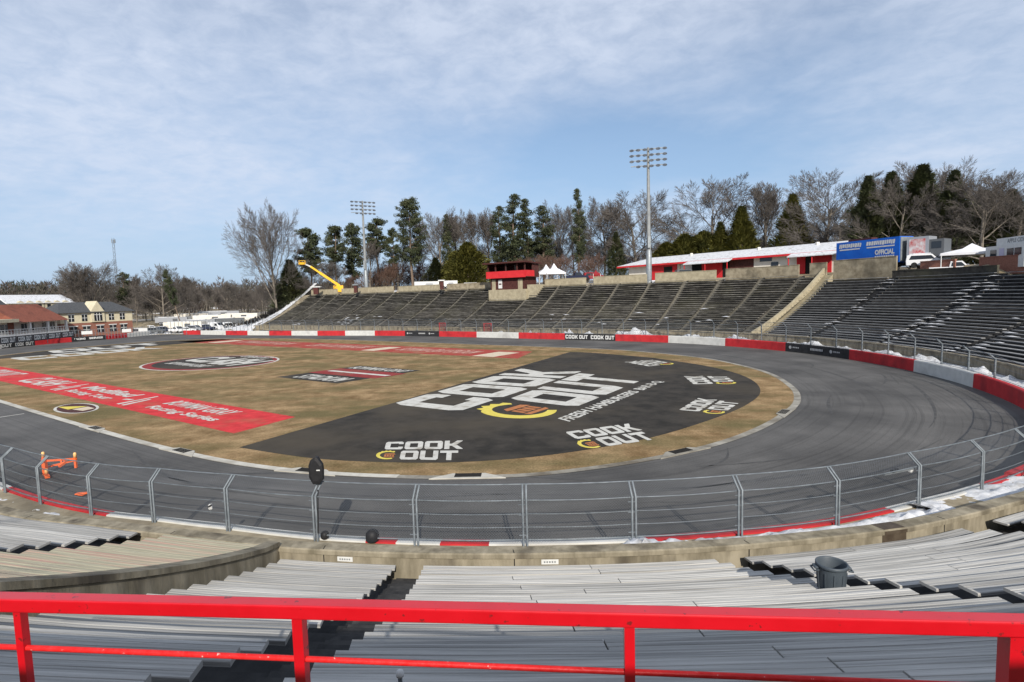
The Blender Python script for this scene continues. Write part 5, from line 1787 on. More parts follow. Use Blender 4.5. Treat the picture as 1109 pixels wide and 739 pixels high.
# ---- orange steel barrier on the near straight
def barrier():
    p = SW(.6, 31.3, 0)
    e = empty('road_barrier', p, 'orange steel barrier with amber tipped posts lying on the near straight', 'barrier')
    ux = (SW(.7, 30.4) - SW(1.0, 31.6)).normalized()
    T = lambda px, py, z: hitz(px, py, z)
    a_, c_ = hitz(47.5, 495.5, .85), hitz(83, 498, .45)
    d = Vector((c_.x - a_.x, c_.y - a_.y, 0)); L = d.length; d.normalize()
    n = Vector((d.y, -d.x, 0))
    f = lambda u, w, z: Vector((a_.x + d.x * u + n.x * w, a_.y + d.y * u + n.y * w, z))
    b = MB(); b.bar(f(0, 0, .02), f(0, 0, .78), .16, .16); b.build('upright', m_orange, e)
    b = MB(); b.bar(f(0, -.4, .06), f(0, .9, .06), .18, .09); b.build('foot', m_orange, e)
    b = MB(); b.bar(f(.1, 0, .66), f(L, 0, .50), .075, .09); b.bar(f(.1, -.25, .30), f(L, -.1, .42), .08, .08); b.build('long_beam', m_orange, e)
    b = MB(); b.bar(f(.5, .3, .34), f(L * .62, .15, .46), .11, .11); b.build('lower_beam', m_orange, e)
    b = MB(); b.bar(f(L * .5, 0, .66), f(L * .5, .2, .35), .06, .06); b.build('brace', m_orange, e)
    b = MB(); b.bar(f(L - .05, 0, .05), f(L - .05, 0, .58), .10, .10); b.build('end_post', m_orange, e)
    for (u, w, z) in ((0, -.3, .82), (L - .05, 0, .58), (0, .55, .16)):
        b = MB(); q = f(u, w, z); b.lathe([(.0, 0), (.07, .0), (.07, .18), (.05, .24), (0, .25)], 10, q); b.build('amber_tip', m_amber, e)
    b = MB(); b.bar(f(0, -.3, .62), f(0, -.3, .82), .1, .1); b.bar(f(0, 0, .68), f(0, -.3, .68), .08, .08); b.build('tip_arm', m_orange, e)
    q = hitz(91, 535, .01)
barrier()
q = hitz(89, 535, .03)
b = MB(); b.box(q.x, q.y, .05, .5, .22, .06, 0, .2, .02); b.box(q.x + .08, q.y - .16, .04, .3, .12, .04, 0, -.3, .01)
tag(b.build('orange_scrap', m_orange), 'flat orange scrap lying on the asphalt behind the fence', 'scrap')

# pale capped pipe among the foreground benches
p = hitz(433, 727, 5.86)
e = empty('pipe_stub', Vector((p.x, p.y, 5.3)), 'pale capped pipe stub standing up among the foreground benches', 'pipe')
b = MB(); b.tube([(p.x, p.y, 5.3), (p.x, p.y, 5.83)], .013, 10); b.build('pipe', m_steel, e)
b = MB(); b.lathe([(0, 0), (.022, 0), (.024, .012), (.02, .03), (.01, .038), (0, .04)], 14, (p.x, p.y, 5.83)); b.build('cap', m_white, e)
# ================================================================== CLUBHOUSE at the open end
def clubhouse():
    dA, dB = 178.0, 186.0
    fr = Fr(at(64, dA, 0), at(142, dB, 0))
    L = fr.L
    zg = .4
    zb = zat(142, 347.2, dB); ze = zat(142, 337.2, dB); zr = zat(142, 327.5, dB + 5) + .3
    e = empty('clubhouse', Vector((fr.o.x, fr.o.y, zg)), 'two storey clubhouse with cream upper floor, brick ground floor and a gabled arched window', 'building')
    fr.bx('brick_storey', 0, L, -11, 0, zg - 1, zb, m_brick, e)
    fr.bx('cream_storey', -.05, L + .05, -11.05, .05, zb + .003, ze, m_cream, e)
    b = MB()
    o = .6
    b.add([fr.f(-o, o, ze), fr.f(L + o, o, ze), fr.f(L + o, -11 - o, ze), fr.f(-o, -11 - o, ze), fr.f(-o, o, ze + .15), fr.f(L + o, o, ze + .15), fr.f(L + o, -11 - o, ze + .15), fr.f(-o, -11 - o, ze + .15), fr.f(2.5, -5.5, zr), fr.f(L - 2.0, -5.5, zr)],
          [(3, 2, 1, 0), (0, 1, 5, 4), (1, 2, 6, 5), (2, 3, 7, 6), (3, 0, 4, 7), (4, 5, 9, 8), (5, 6, 9), (6, 7, 8, 9), (7, 4, 8)])
    b.build('roof', m_shingle, e, fix=True)
    # gable with arched window
    g0, g1 = L * .40, L * .585
    gm = (g0 + g1) / 2
    b = MB()
    zt = zr + .2
    b.add([fr.f(g0, .35, zb + .1), fr.f(g1, .35, zb + .1), fr.f(g1, .35, ze + .35), fr.f(gm, .35, zt), fr.f(g0, .35, ze + .35), fr.f(g0, -4.5, zb + .1), fr.f(g1, -4.5, zb + .1), fr.f(g1, -4.5, ze + .35), fr.f(gm, -4.5, zt), fr.f(g0, -4.5, ze + .35)],
          [(0, 1, 2, 3, 4), (9, 8, 7, 6, 5), (2, 7, 8, 3), (3, 8, 9, 4), (0, 5, 6, 1), (1, 6, 7, 2), (4, 9, 5, 0)])
    b.build('gable', m_cream, e, fix=True)
    b = MB()
    w = (g1 - g0) * .30
    pts = [fr.f(gm - w, .40, zb + .35), fr.f(gm + w, .40, zb + .35)] + [fr.f(gm + w * math.cos(t * math.pi / 8), .40, ze - .55 + w * .8 * math.sin(t * math.pi / 8)) for t in range(9)]
    b.add(pts, [tuple(range(len(pts)))]); wo = b.build('arched_window', m_glass, e)
    for k in (-.34, .34): fr.bx('mullion', gm + w * k - .06, gm + w * k + .06, .405, .46, zb + .35, ze - .1, m_white, wo)
    fr.bx('mullion', gm - w, gm + w, .405, .45, ze - .62, ze - .5, m_white, wo)
    def window(u, z0, z1, w=.62, wm=m_white, name='window'):
        fo = fr.bx(name, u - w, u + w, .055, .09, z0, z1, m_glass, e)
        fr.bx('window_frame', u - .05, u + .05, .092, .12, z0, z1, wm, fo)
        fr.bx('window_frame', u - w, u + w, .092, .115, (z0 + z1) / 2 - .05, (z0 + z1) / 2 + .05, wm, fo)
        fr.bx('window_head', u - w - .2, u + w + .2, .055, .14, z1 + .003, z1 + .22, wm, fo)
    for u in (.14, .315, .69, .85): window(L * u, zb + .4, ze - .45)
    for u in (.16, .33, .52, .70, .86): window(L * u, zg + 1.0, zb - .9, .8)
    # lower wing with red roof and balcony
    fr2 = Fr(at(-14, 160, 0), at(64, 176.5, 0))
    L2 = fr2.L
    e2 = empty('clubhouse_wing', Vector((fr2.o.x, fr2.o.y, zg)), 'brick wing with red brown roof and white balcony at the left edge', 'building')
    zbal = zat(30, 360.5, 170); zev = zat(30, 348.5, 170); zrr = zat(40, 329.5, 176)
    fr2.bx('brick_storey', 0, L2 - .02, -9, 0, zg - 1, zbal, m_brick, e2)
    fr2.bx('balcony_slab', -.3, L2 - .02, .003, 1.9, zbal - .45, zbal, m_white, e2)
    fr2.bx('upper_wall', 0, L2 - .02, -9, -.8, zbal + .003, zev, m_white_build, e2)
    fr2.bx('brick_pier', L2 * .28, L2 * .36, -.798, -.7, zbal, zev, m_brick, e2)
    b = MB()
    for k in range(26):
        u = L2 * k / 25
        b.bar(fr2.f(u * .995, 1.75, zbal), fr2.f(u * .995, 1.75, zbal + 1.05), .07, .07)
    b.bar(fr2.f(0, 1.75, zbal + 1.05), fr2.f(L2, 1.75, zbal + 1.05), .1, .1); b.bar(fr2.f(0, 1.75, zbal + .5), fr2.f(L2, 1.75, zbal + .5), .06, .06); b.bar(fr2.f(0, 1.75, zbal + .2), fr2.f(L2, 1.75, zbal + .2), .06, .06)
    b.build('balcony_rail', m_white, e2)
    for u in (.02, .44, .70, .99):
        fr2.bx('balcony_column', L2 * u - .22, L2 * u + .22, 1.2, 1.6, zbal + .002, zev, m_white, e2)
    for u in (.16, .24, .50, .60, .80, .92):
        wo = fr2.bx('window', L2 * u - .8, L2 * u + .8, -.795, -.75, zbal + .5, zev - .4, m_glass, e2)
        fr2.bx('window_frame', L2 * u - .06, L2 * u + .06, -.748, -.72, zbal + .5, zev - .4, m_white, wo)
    for u in (.2, .4, .56, .73, .9):
        wo = fr2.bx('window', L2 * u - .9, L2 * u + .9, .004, .05, zg + 1.0, zbal - 1.2, m_glass, e2)
        fr2.bx('window_head', L2 * u - 1.1, L2 * u + 1.1, .004, .1, zbal - 1.197, zbal - .85, m_white, wo)
    b = MB()
    b.add([fr2.f(L2 * .26, 2.1, zev), fr2.f(L2, 2.1, zev), fr2.f(L2, -9, zev + .1), fr2.f(L2 * .26, -9, zev + .1), fr2.f(L2 * .28, -5, zrr), fr2.f(L2, -5, zrr)], [(3, 2, 1, 0), (0, 1, 5, 4), (1, 2, 5), (2, 3, 4, 5), (3, 0, 4)])
    b.build('roof', m_red_roof, e2, fix=True)
    b = MB()
    b.add([fr2.f(L2 * .52, -1.2, zev + 1.1), fr2.f(L2 * .72, -1.2, zev + 1.1), fr2.f(L2 * .62, -1.25, zev + 2.0), fr2.f(L2 * .62, -3.4, zev + 2.1)], [(0, 1, 2), (1, 3, 2), (2, 3, 0)])
    b.build('roof_vent', m_wood_dark, e2)
    b = MB()
    b.add([fr2.f(-1, 2.1, zev + .1), fr2.f(L2 * .255, 2.1, zev + .1), fr2.f(L2 * .255, -8, zev + .1), fr2.f(-1, -8, zev + .1), fr2.f(-1, 2.1, zev + .8), fr2.f(L2 * .255, 2.1, zev + .8), fr2.f(L2 * .255, -8, zev + .8), fr2.f(-1, -8, zev + .8)],
          [(3, 2, 1, 0), (4, 5, 6, 7), (0, 1, 5, 4), (1, 2, 6, 5), (2, 3, 7, 6), (3, 0, 4, 7)])
    b.build('flat_roof', m_cream, e2, fix=True)
    # lettered banners on the fence in front of the wings
    fr3 = Fr(at(-4, 149, 0), at(78, 168, 0))
    e3 = empty('banner_fence', Vector((fr3.o.x, fr3.o.y, .3)), 'low dark banner fence with repeated white lettering in front of the brick wing', 'fence')
    for k in range(5):
        u0, u1 = fr3.L * k / 5 + .1, fr3.L * (k + 1) / 5 - .1
        pn = fr3.bx('banner', u0, u1, -.06, 0, 1.1, 2.5, M('banner_dark', (.05, .05, .055)), e3)
        b = MB()
        f = quadmap(fr3.f(u0 + .3, .012, 2.3), fr3.f(u0 + .3, .012, 1.35), fr3.f(u1 - .3, .012, 1.35), fr3.f(u1 - .3, .012, 2.3))
        block_text(b, 'COOK', f, .16, 0, .52); block_text(b, 'OUT', f, .16, .6, 1)
        b.build('white_lettering', m_white, pn)
        b = MB(); b.bar(fr3.f(u0 - .1, -.1, .2), fr3.f(u0 - .1, -.1, 2.7), .09, .09); b.build('fence_post', m_steel, e3)
    # rail fence in front of the clubhouse
    fr4 = Fr(at(79, 168, 0), at(180, 170, 0))
    e4 = empty('metal_fence', Vector((fr4.o.x, fr4.o.y, .3)), 'grey metal fence with white signs in front of the cream clubhouse', 'fence')
    b = MB()
    for k in range(31):
        u = fr4.L * k / 30
        b.bar(fr4.f(u, 0, .2), fr4.f(u, 0, 2.6), .07, .07)
    for z in (.9, 1.7, 2.6): b.bar(fr4.f(0, 0, z), fr4.f(fr4.L, 0, z), .05, .05)
    b.build('fence_frame', m_steel, e4)
    for (u0, u1) in ((.06, .17), (.48, .58), (.66, .76)):
        pn = fr4.bx('fence_sign', fr4.L * u0, fr4.L * u1, .06, .1, 1.5, 2.3, m_white, e4)
clubhouse()

def long_building():
    fr = Fr(at(10, 262, 3), at(80, 275, 3))
    e = empty('apartment_block', fr.o, 'long cream building with a snowy roof and small gables beyond the red brown roof', 'building')
    L = fr.L
    za = zat(40, 328.5, 268); zt = zat(40, 319.5, 275)
    fr.bx('wall', 0, L, -12, 0, 1, za, m_cream, e)
    b = MB()
    b.add([fr.f(-1, .8, za), fr.f(L + 1, .8, za), fr.f(L + 1, -12.8, za), fr.f(-1, -12.8, za), fr.f(0, -6, zt), fr.f(L, -6, zt)], [(3, 2, 1, 0), (0, 1, 5, 4), (1, 2, 5), (2, 3, 4, 5), (3, 0, 4)])
    b.build('roof', m_snow, e, fix=True)
    for k in range(6):
        u = L * (.16 + .14 * k)
        b = MB()
        b.add([fr.f(u - 1.8, .4, za - 2.5), fr.f(u + 1.8, .4, za - 2.5), fr.f(u + 1.8, .4, za), fr.f(u, .4, za + .9), fr.f(u - 1.8, .4, za), fr.f(u - 1.8, -3, za - 2.5), fr.f(u + 1.8, -3, za - 2.5), fr.f(u + 1.8, -3, za), fr.f(u, -3, za + .9), fr.f(u - 1.8, -3, za)],
              [(0, 1, 2, 3, 4), (9, 8, 7, 6, 5), (2, 7, 8, 3), (3, 8, 9, 4), (1, 6, 7, 2), (4, 9, 5, 0)])
        g = b.build('gable', m_cream, e, fix=True)
        fr.bx('window', u - .6, u + .6, .41, .46, za - 1.8, za - .4, m_glass, g)
    fr2 = Fr(at(-12, 205, 3), at(13, 210, 3))
    e2 = empty('grey_house', fr2.o, 'grey green gabled building at the left edge behind the brick wing', 'building')
    z1 = zat(5, 338, 207); z2 = zat(5, 322, 210)
    fr2.bx('wall', 0, fr2.L, -9, 0, 0, z1, m_carpaint['grey'], e2)
    b = MB(); b.add([fr2.f(-.6, .6, z1), fr2.f(fr2.L + .6, .6, z1), fr2.f(fr2.L + .6, -9.6, z1), fr2.f(-.6, -9.6, z1), fr2.f(-.6, -4.5, z2), fr2.f(fr2.L + .6, -4.5, z2)], [(3, 2, 1, 0), (0, 1, 5, 4), (1, 2, 5), (2, 3, 4, 5), (3, 0, 4)])
    b.build('roof', m_shingle, e2, fix=True)
long_building()

# ================================================================== PARKING LOT at the open end: snowed cars, trailers and haulers
# snow covered bank left of the stand and snowy lot surface
b = MB()
n1, n2 = 30, 16
vs = []
for i in range(n1 + 1):
    for j in range(n2 + 1):
        a = 114.5 + 24 * i / n1; l = -38 - 30 * j / n2
        z = max(ground_h(*SW(a, l)[:2]), sprof((-l - 46.7) / PITCH) * max(0, min(1, (136 - a) / 20)) if l < -47 else -1) + .12 + .25 * mnoise.noise(Vector((a * .5, l * .5, 3)))
        q = SW(a, l, z); vs.append(tuple(q))
b.add(vs, [(i * (n2 + 1) + j, (i + 1) * (n2 + 1) + j, (i + 1) * (n2 + 1) + j + 1, i * (n2 + 1) + j + 1) for i in range(n1) for j in range(n2)], 0, None, True)
tag(b.build('snow_bank', m_snow), kind='structure')
b = MB()
sr = random.Random(12)
for k in range(190):     # dark scrub and bare strips showing through the bank
    l = sr.uniform(-64, -46); a = 117.5 + abs(sr.gauss(0, 2.2)) + (10 if sr.random() < .2 else 0)
    c = SW(a, l); z = max(ground_h(c.x, c.y), sprof((-l - 46.7) / PITCH) * max(0, min(1, (136 - a) / 20))) + .3
    for q in range(10):
        d = Vector((sr.gauss(0, .6), sr.gauss(0, .6), sr.uniform(0, .8)))
        b.add([Vector((c.x, c.y, z)) + d, Vector((c.x, c.y, z)) + d + Vector((sr.uniform(-.7, .7), sr.uniform(-.7, .7), .5)), Vector((c.x, c.y, z)) + d + Vector((sr.uniform(-.4, .4), sr.uniform(-.4, .4), -.2))], [(0, 1, 2)])
tag(b.build('scrub', m_dark), kind='stuff')

lot = random.Random(21)
def hauler(px, d, L, h, paint, lab, rz):
    p = at(px, d); z0 = ground_h(p.x, p.y)
    c, s = math.cos(rz), math.sin(rz)
    A_ = Vector((p.x - c * L / 2, p.y - s * L / 2, z0)); B_ = Vector((p.x + c * L / 2, p.y + s * L / 2, z0))
    fr = Fr(A_, B_)
    h *= .86
    e = empty('box_trailer', A_, lab, 'trailer', 'snowed trailers in the lot')
    fr.bx('body', 0, L, -2.5, 0, z0 + .8, z0 + h, paint, e)
    fr.bx('snow_layer', L * .1, L * .7, -2.3, -.3, z0 + h + .003, z0 + h + .14, m_snow, e)
    fr.bx('side_door', L * .55, L * .7, .004, .04, z0 + 1.0, z0 + h - .5, m_carpaint['grey'], e)
    for u in (L * .15, L * .22, L * .82): fr.wheel(u, -.1, z0 + .5, .5, e)
hl = [(196, 196, 12, 3.2, 'white', 'white trailer at the left end of the snowed lot, near the wall gap'), (214, 204, 9, 2.9, 'silver', 'silver trailer just right of the leaning pine'), (226, 215, 13, 3.8, 'white', 'long white hauler in the middle of the snowed lot'), (244, 207, 10, 3.0, 'grey', 'grey trailer in front of the long white hauler'),
      (258, 222, 13, 3.9, 'white', 'tall white hauler just left of the snowy slope'), (236, 240, 14, 4.0, 'silver', 'silver hauler in the back row of the lot'), (206, 236, 11, 3.4, 'white', 'white trailer in the back row behind the bare trees'), (270, 214, 9, 3.0, 'white', 'short white trailer at the foot of the snowy slope'), (184, 222, 10, 3.0, 'silver', 'silver trailer partly hidden by the leaning pine trunk')]
for h_ in hl: hauler(h_[0], h_[1], h_[2], h_[3], {'white': m_white_build, 'silver': m_carpaint['silver'], 'grey': m_carpaint['grey']}[h_[4]], h_[5], R(lot.uniform(-8, 30)))
cl = [(150, 186, 'suv', 'silver', 'silver car by the right end of the cream clubhouse'), (158, 190, 'sedan', 'dark', 'dark car by the clubhouse, second from its right end'), (167, 188, 'suv', 'grey', 'grey car left of the leaning pine'), (176, 192, 'suv', 'dark', 'dark utility car at the foot of the leaning pine'),
      (190, 184, 'pickup', 'white', 'white pickup right behind the gap in the wall'), (200, 186, 'sedan', 'white', 'white car in the front row of the lot beside the pickup'), (210, 189, 'suv', 'silver', 'silver utility car in the front row of the lot'), (221, 188, 'pickup', 'dark', 'dark pickup in the front row of the lot'), (233, 190, 'van', 'white', 'white van in the front row of the lot'), (246, 191, 'suv', 'white', 'white utility car in the front row nearest the slope'), (162, 206, 'pickup', 'white', 'white pickup in the second row behind the clubhouse end'), (250, 232, 'van', 'white', 'white van in the back row of the lot')]
for (px, d, k, c_, lab) in cl:
    p = at(px, d); p.z = ground_h(p.x, p.y)
    e = make_car(k, m_carpaint[c_], lab, 'cars in the snowed lot', p, R(lot.uniform(-30, 60)))
    snow_roof(e, {'suv': 1.82, 'sedan': 1.44, 'van': 2.38, 'pickup': 1.9}[k], 1.6 if k != 'pickup' else .9, 1.3)

# low chain fence of the lot along the gap
fr = Fr(at(183, 172, 0), at(283, 163, 0))
e = empty('metal_fence', Vector((fr.o.x, fr.o.y, .2)), 'pale metal mesh fence between the track wall and the snowed lot', 'fence')
b = MB()
for k in range(25):
    u = fr.L * k / 24
    b.bar(fr.f(u, 0, -.1), fr.f(u, 0, 3.6), .08, .08)
for z in (.4, 1.9, 3.6): b.bar(fr.f(0, 0, z), fr.f(fr.L, 0, z), .05, .05)
b.build('fence_frame', m_steel, e)

# radio mast far left
p = at(129, 420, 0); p.z = ground_h(p.x, p.y)
e = empty('radio_mast', p, 'thin lattice radio mast rising above the far wood on the left', 'mast')
zt = zat(126.5, 258, 420)
b = MB()
w = .6
for (i, j) in ((-1, -.6), (1, -.6), (0, 1)): b.tube([(p.x + i * w, p.y + j * w, p.z), (p.x + i * w, p.y + j * w, zt)], .09, 5)
k = p.z; fl = 0
tri = ((-1, -.6), (1, -.6), (0, 1))
while k < zt - 2.5:
    for q in range(3):
        a_, c_ = tri[q], tri[(q + 1) % 3]
        b.bar((p.x + a_[0] * w, p.y + a_[1] * w, k), (p.x + c_[0] * w, p.y + c_[1] * w, k + 2.5), .08, .08)
    k += 2.5
b.build('lattice', m_steel, e)
b = MB()
for j in range(3):
    a = j * 2.1
    b.box(p.x + .9 * math.cos(a), p.y + .9 * math.sin(a), zt - 2.0, .4, .4, 2.2)
b.build('antenna', m_steel_dark, e)

# ================================================================== TREES (variants are built once, then copied)
def bare_variant(seed, H, spread=.8, levels=5, lean=0.0, low=.22, twig_r=.022, nmain=6, upright=.55, kids=5, wig=.07):
    """winter tree: trunk, rising limbs and a fan of fine twigs"""
    r = random.Random(seed)
    tb, cb = MB(), MB()
    def grow(p, d, ln, rad, lev):
        b = tb if lev <= 1 else cb
        n = (6, 5, 4, 3, 2, 2)[lev]
        pts, rr = [p], [rad]
        q, dd = p.copy(), d.copy()
        for i in range(n):
            g = wig * (1 if lev else .45)
            dd = (dd + Vector((r.gauss(0, g), r.gauss(0, g), r.gauss(.09 * upright if lev else 0, g * .6)))).normalized()
            q = q + dd * (ln / n)
            pts.append(q.copy()); rr.append(max(twig_r * .55, rad * (1 - (.62 if lev else .5) * (i + 1) / n)))
        b.tube(pts, rr, 8 if lev == 0 else (5 if lev == 1 else 3), 0, False, lev <= 2)
        if lev >= levels: return
        nch = nmain if lev == 0 else max(2, kids + r.randint(-1, 1))
        for i in range(nch):
            u = (low + (1 - low) * (i + .2 + r.random() * .6) / nch) if lev == 0 else (.18 + .80 * (i + r.random()) / nch)
            u = min(u, .999)
            k = min(int(u * n), n - 1)
            base = pts[k].lerp(pts[k + 1], u * n - k)
            az = (i * 2.4 + r.uniform(-.5, .5)) if lev == 0 else (i * 2.6 + r.uniform(-.9, .9))
            par = (pts[k + 1] - pts[k]).normalized()
            s1 = par.cross(Vector((.3, .2, 1) if abs(par.z) < .9 else (1, 0, 0))).normalized(); s2 = par.cross(s1)
            ang = r.uniform(.55, .85) * spread * (1.15 - .5 * u) if lev == 0 else r.uniform(.38, .72)
            nd = par * math.cos(ang) + (s1 * math.cos(az) + s2 * math.sin(az)) * math.sin(ang)
            nd.z += .10 * upright
            nd.normalize()
            fl = r.uniform(.66, .84) * (1.12 - .52 * u) if lev == 0 else r.uniform(.50, .66) * (1.15 - .45 * u)
            r0 = rr[k] + (rr[k + 1] - rr[k]) * (u * n - k)
            grow(base, nd, ln * fl, max(twig_r, r0 * r.uniform(.48, .66)), lev + 1)
        if 1 <= lev < levels: grow(pts[-1], dd, ln * .42, max(twig_r, rr[-1]), lev + 1)
    grow(Vector((0, 0, -.6)), Vector((lean, 0, 1)).normalized(), H * .66, H * .014 + .06, 0)
    zmax = max(v[2] for v in cb.v)
    k = H / zmax
    for b in (tb, cb): b.v = [(x * k, y * k, z * k) for x, y, z in b.v]
    return tb, cb

PROTO = {}
def register(key, tb, cb, tmat, cmat):
    tm = tb.build('trunk', tmat, None); cm = cb.build('crown', cmat, None)
    PROTO[key] = (tm.data, cm.data)
    bpy.data.objects.remove(tm); bpy.data.objects.remove(cm)

def leafball(b, r, c, R_, n, sz, flat=1.0, up=.2):
    for i in range(n):
        d = Vector((r.gauss(0, 1), r.gauss(0, 1), r.gauss(0, 1))).normalized() * (R_ * r.random() ** .4)
        d.z *= flat
        p = c + d
        a = Vector((r.gauss(0, 1), r.gauss(0, 1), r.gauss(up, .7))).normalized() * sz * r.uniform(.5, 1.2)
        e = Vector((r.gauss(0, 1), r.gauss(0, 1), r.gauss(0, 1)))
        e = (e - a * e.dot(a) / a.length_squared).normalized() * sz * r.uniform(.18, .4)
        b.add([p - a * .5 - e, p - a * .5 + e, p + a * .6], [(0, 1, 2)])

def pine_variant(seed, H, crown_from, width, full=1.0):
    r = random.Random(seed)
    tb, cb = MB(), MB()
    bend = [Vector((.25 * math.sin(k * 1.1 + seed), .25 * math.cos(k * .9 + seed), -.5 + (H + .3) * k / 8)) for k in range(9)]
    tb.tube(bend, [.36 * (H / 22) * (1 - .8 * k / 8) for k in range(9)], 8)
    z = crown_from * H
    while z < H - .3:
        u = (z - crown_from * H) / (H * (1 - crown_from))
        wd = width * (.42 + .58 * math.sin(math.pi * min(1, .18 + .85 * (1 - u)) ) ) * (1.02 - u * .7)
        for q in range(r.randint(2, 4)):
            if r.random() > full: continue
            a = r.random() * 6.283
            ln = wd * r.uniform(.55, 1.1)
            d = Vector((math.cos(a), math.sin(a), r.uniform(-.05, .35)))
            p0 = Vector((0, 0, z))
            p1 = p0 + d * ln * .6; p2 = p0 + d * ln + Vector((0, 0, .25 * ln * r.random()))
            tb.tube([p0, p1, p2], [.07, .05, .02], 4, 0, False)
            for k in range(3):
                c = p1.lerp(p2, k / 2) + Vector((r.gauss(0, .25), r.gauss(0, .25), r.gauss(.1, .2)))
                leafball(cb, r, c, r.uniform(.7, 1.15) * (H / 22), int(55 * (H / 22)), .42, .62, .5)
        z += r.uniform(.45, .8)
    leafball(cb, r, Vector((bend[-1].x, bend[-1].y, H - .6)), 1.0, 90, .42, .8, .5)
    return tb, cb

def conifer_variant(seed, H, W, shape=1.0, n=7500, leaf=.38, droop=0.0, bare=.06, rag=.25):
    """dense cone or ovoid of needle sprays in tiers"""
    r = random.Random(seed)
    tb, cb = MB(), MB()
    tb.tube([(0, 0, -.5), (0, 0, H * .5), (0, 0, H * .97)], [.02 * H, .012 * H, .02], 7)
    for i in range(n):
        u = r.random() ** .85
        z = H * (bare + (1 - bare) * u)
        env = W * ((1 - u) ** shape * .95 + .03) * min(1, .45 + u * 5)
        a = r.random() * 6.283
        lump = 1 + rag * mnoise.noise(Vector((math.cos(a) * 1.6, math.sin(a) * 1.6, z * .5 + seed))) + rag * .8 * mnoise.noise(Vector((math.cos(a) * 4, math.sin(a) * 4, z * 1.3 + seed)))
        rad = env * lump * (1 - .55 * r.random() ** 2.2)
        p = Vector((rad * math.cos(a), rad * math.sin(a), z + r.gauss(0, .1)))
        d = Vector((math.cos(a), math.sin(a), r.gauss(.55, .35) - droop)).normalized() * leaf * r.uniform(.6, 1.5)
        e = Vector((-math.sin(a), math.cos(a), r.gauss(0, .5))).normalized() * leaf * r.uniform(.2, .42)
        cb.add([p - d * .4 - e, p - d * .4 + e, p + d], [(0, 1, 2)])
    return tb, cb

tree_specs = []
for key, args, tm_, cm_ in [
    ('bareA', dict(seed=11, H=20, spread=1.15, low=.34, nmain=9, upright=.2), m_bark, m_twig), ('bareB', dict(seed=5, H=20, spread=1.5, low=.20, nmain=11, upright=.08), m_bark, m_twig),
    ('bareC', dict(seed=31, H=20, spread=.62, low=.42, nmain=7, upright=.8), m_bark, m_twig), ('bareD', dict(seed=47, H=20, spread=1.35, low=.14, nmain=11, upright=.08), m_bark, m_twig),
    ('bigbare', dict(seed=83, H=38, spread=1.1, low=.30, nmain=12, upright=.12, twig_r=.032), m_bark, m_twig), ('brush', dict(seed=61, H=9, spread=1.0, low=.05, nmain=12, upright=.6, twig_r=.016, levels=4), m_bark, m_shrub)]:
    tb, cb = bare_variant(**args); register(key, tb, cb, tm_, cm_)
tb, cb = pine_variant(3, 22, .52, 4.6); register('pineA', tb, cb, m_pine_bark, m_needle)
tb, cb = pine_variant(8, 22, .42, 4.2, .85); register('pineB', tb, cb, m_pine_bark, m_needle)
tb, cb = pine_variant(14, 28, .30, 7.2); register('bigpine', tb, cb, m_pine_bark, m_needle)
tb, cb = pine_variant(19, 26, .25, 4.0, .6); register('thinpine', tb, cb, m_pine_bark, m_needle)
tb, cb = conifer_variant(2, 12, 3.4, .95, rag=.5); register('cedar', tb, cb, m_pine_bark, m_cedar)
tb, cb = conifer_variant(6, 9, 4.4, .6, 8000, .45, rag=.6); register('olive', tb, cb, m_pine_bark, m_olive)
tb, cb = conifer_variant(9, 18, 5.0, 1.0, 10000, .5, rag=.6); register('bigcedar', tb, cb, m_pine_bark, m_cedar)
tb, cb = conifer_variant(17, 12, 3.4, 1.05, 7500, .4, -.2, rag=.5); register('olivecone', tb, cb, m_pine_bark, m_olive)

def plant(key, px, dist, ztop_px=None, lab='', grp=None, rz=0.0, h=None, wide=1.0, name='tree', z0=None, xl=0.0):
    p = at(px, dist); p.z = ground_h(p.x, p.y) if z0 is None else z0
    H0 = {'bareA': 20, 'bareB': 20, 'bareC': 20, 'bareD': 20, 'bigbare': 38, 'brush': 9, 'pineA': 22.5, 'pineB': 22.5, 'bigpine': 28.5, 'thinpine': 26.5, 'cedar': 12.3, 'olive': 9.3, 'bigcedar': 18.4, 'olivecone': 12.3}[key]
    if h is None: h = zat(px, ztop_px, dist) - p.z
    k = h / H0
    e = empty(name, p, lab, 'tree' if name != 'shrub' else 'shrub', grp, rz)
    for nm, me in zip(('trunk', 'crown'), PROTO[key]):
        o = bpy.data.objects.new(nm, me); col.objects.link(o); o.parent = e
    e.scale = (k * wide, k * wide, k)
    if xl: e.rotation_euler = (0, xl, 0)
    return e

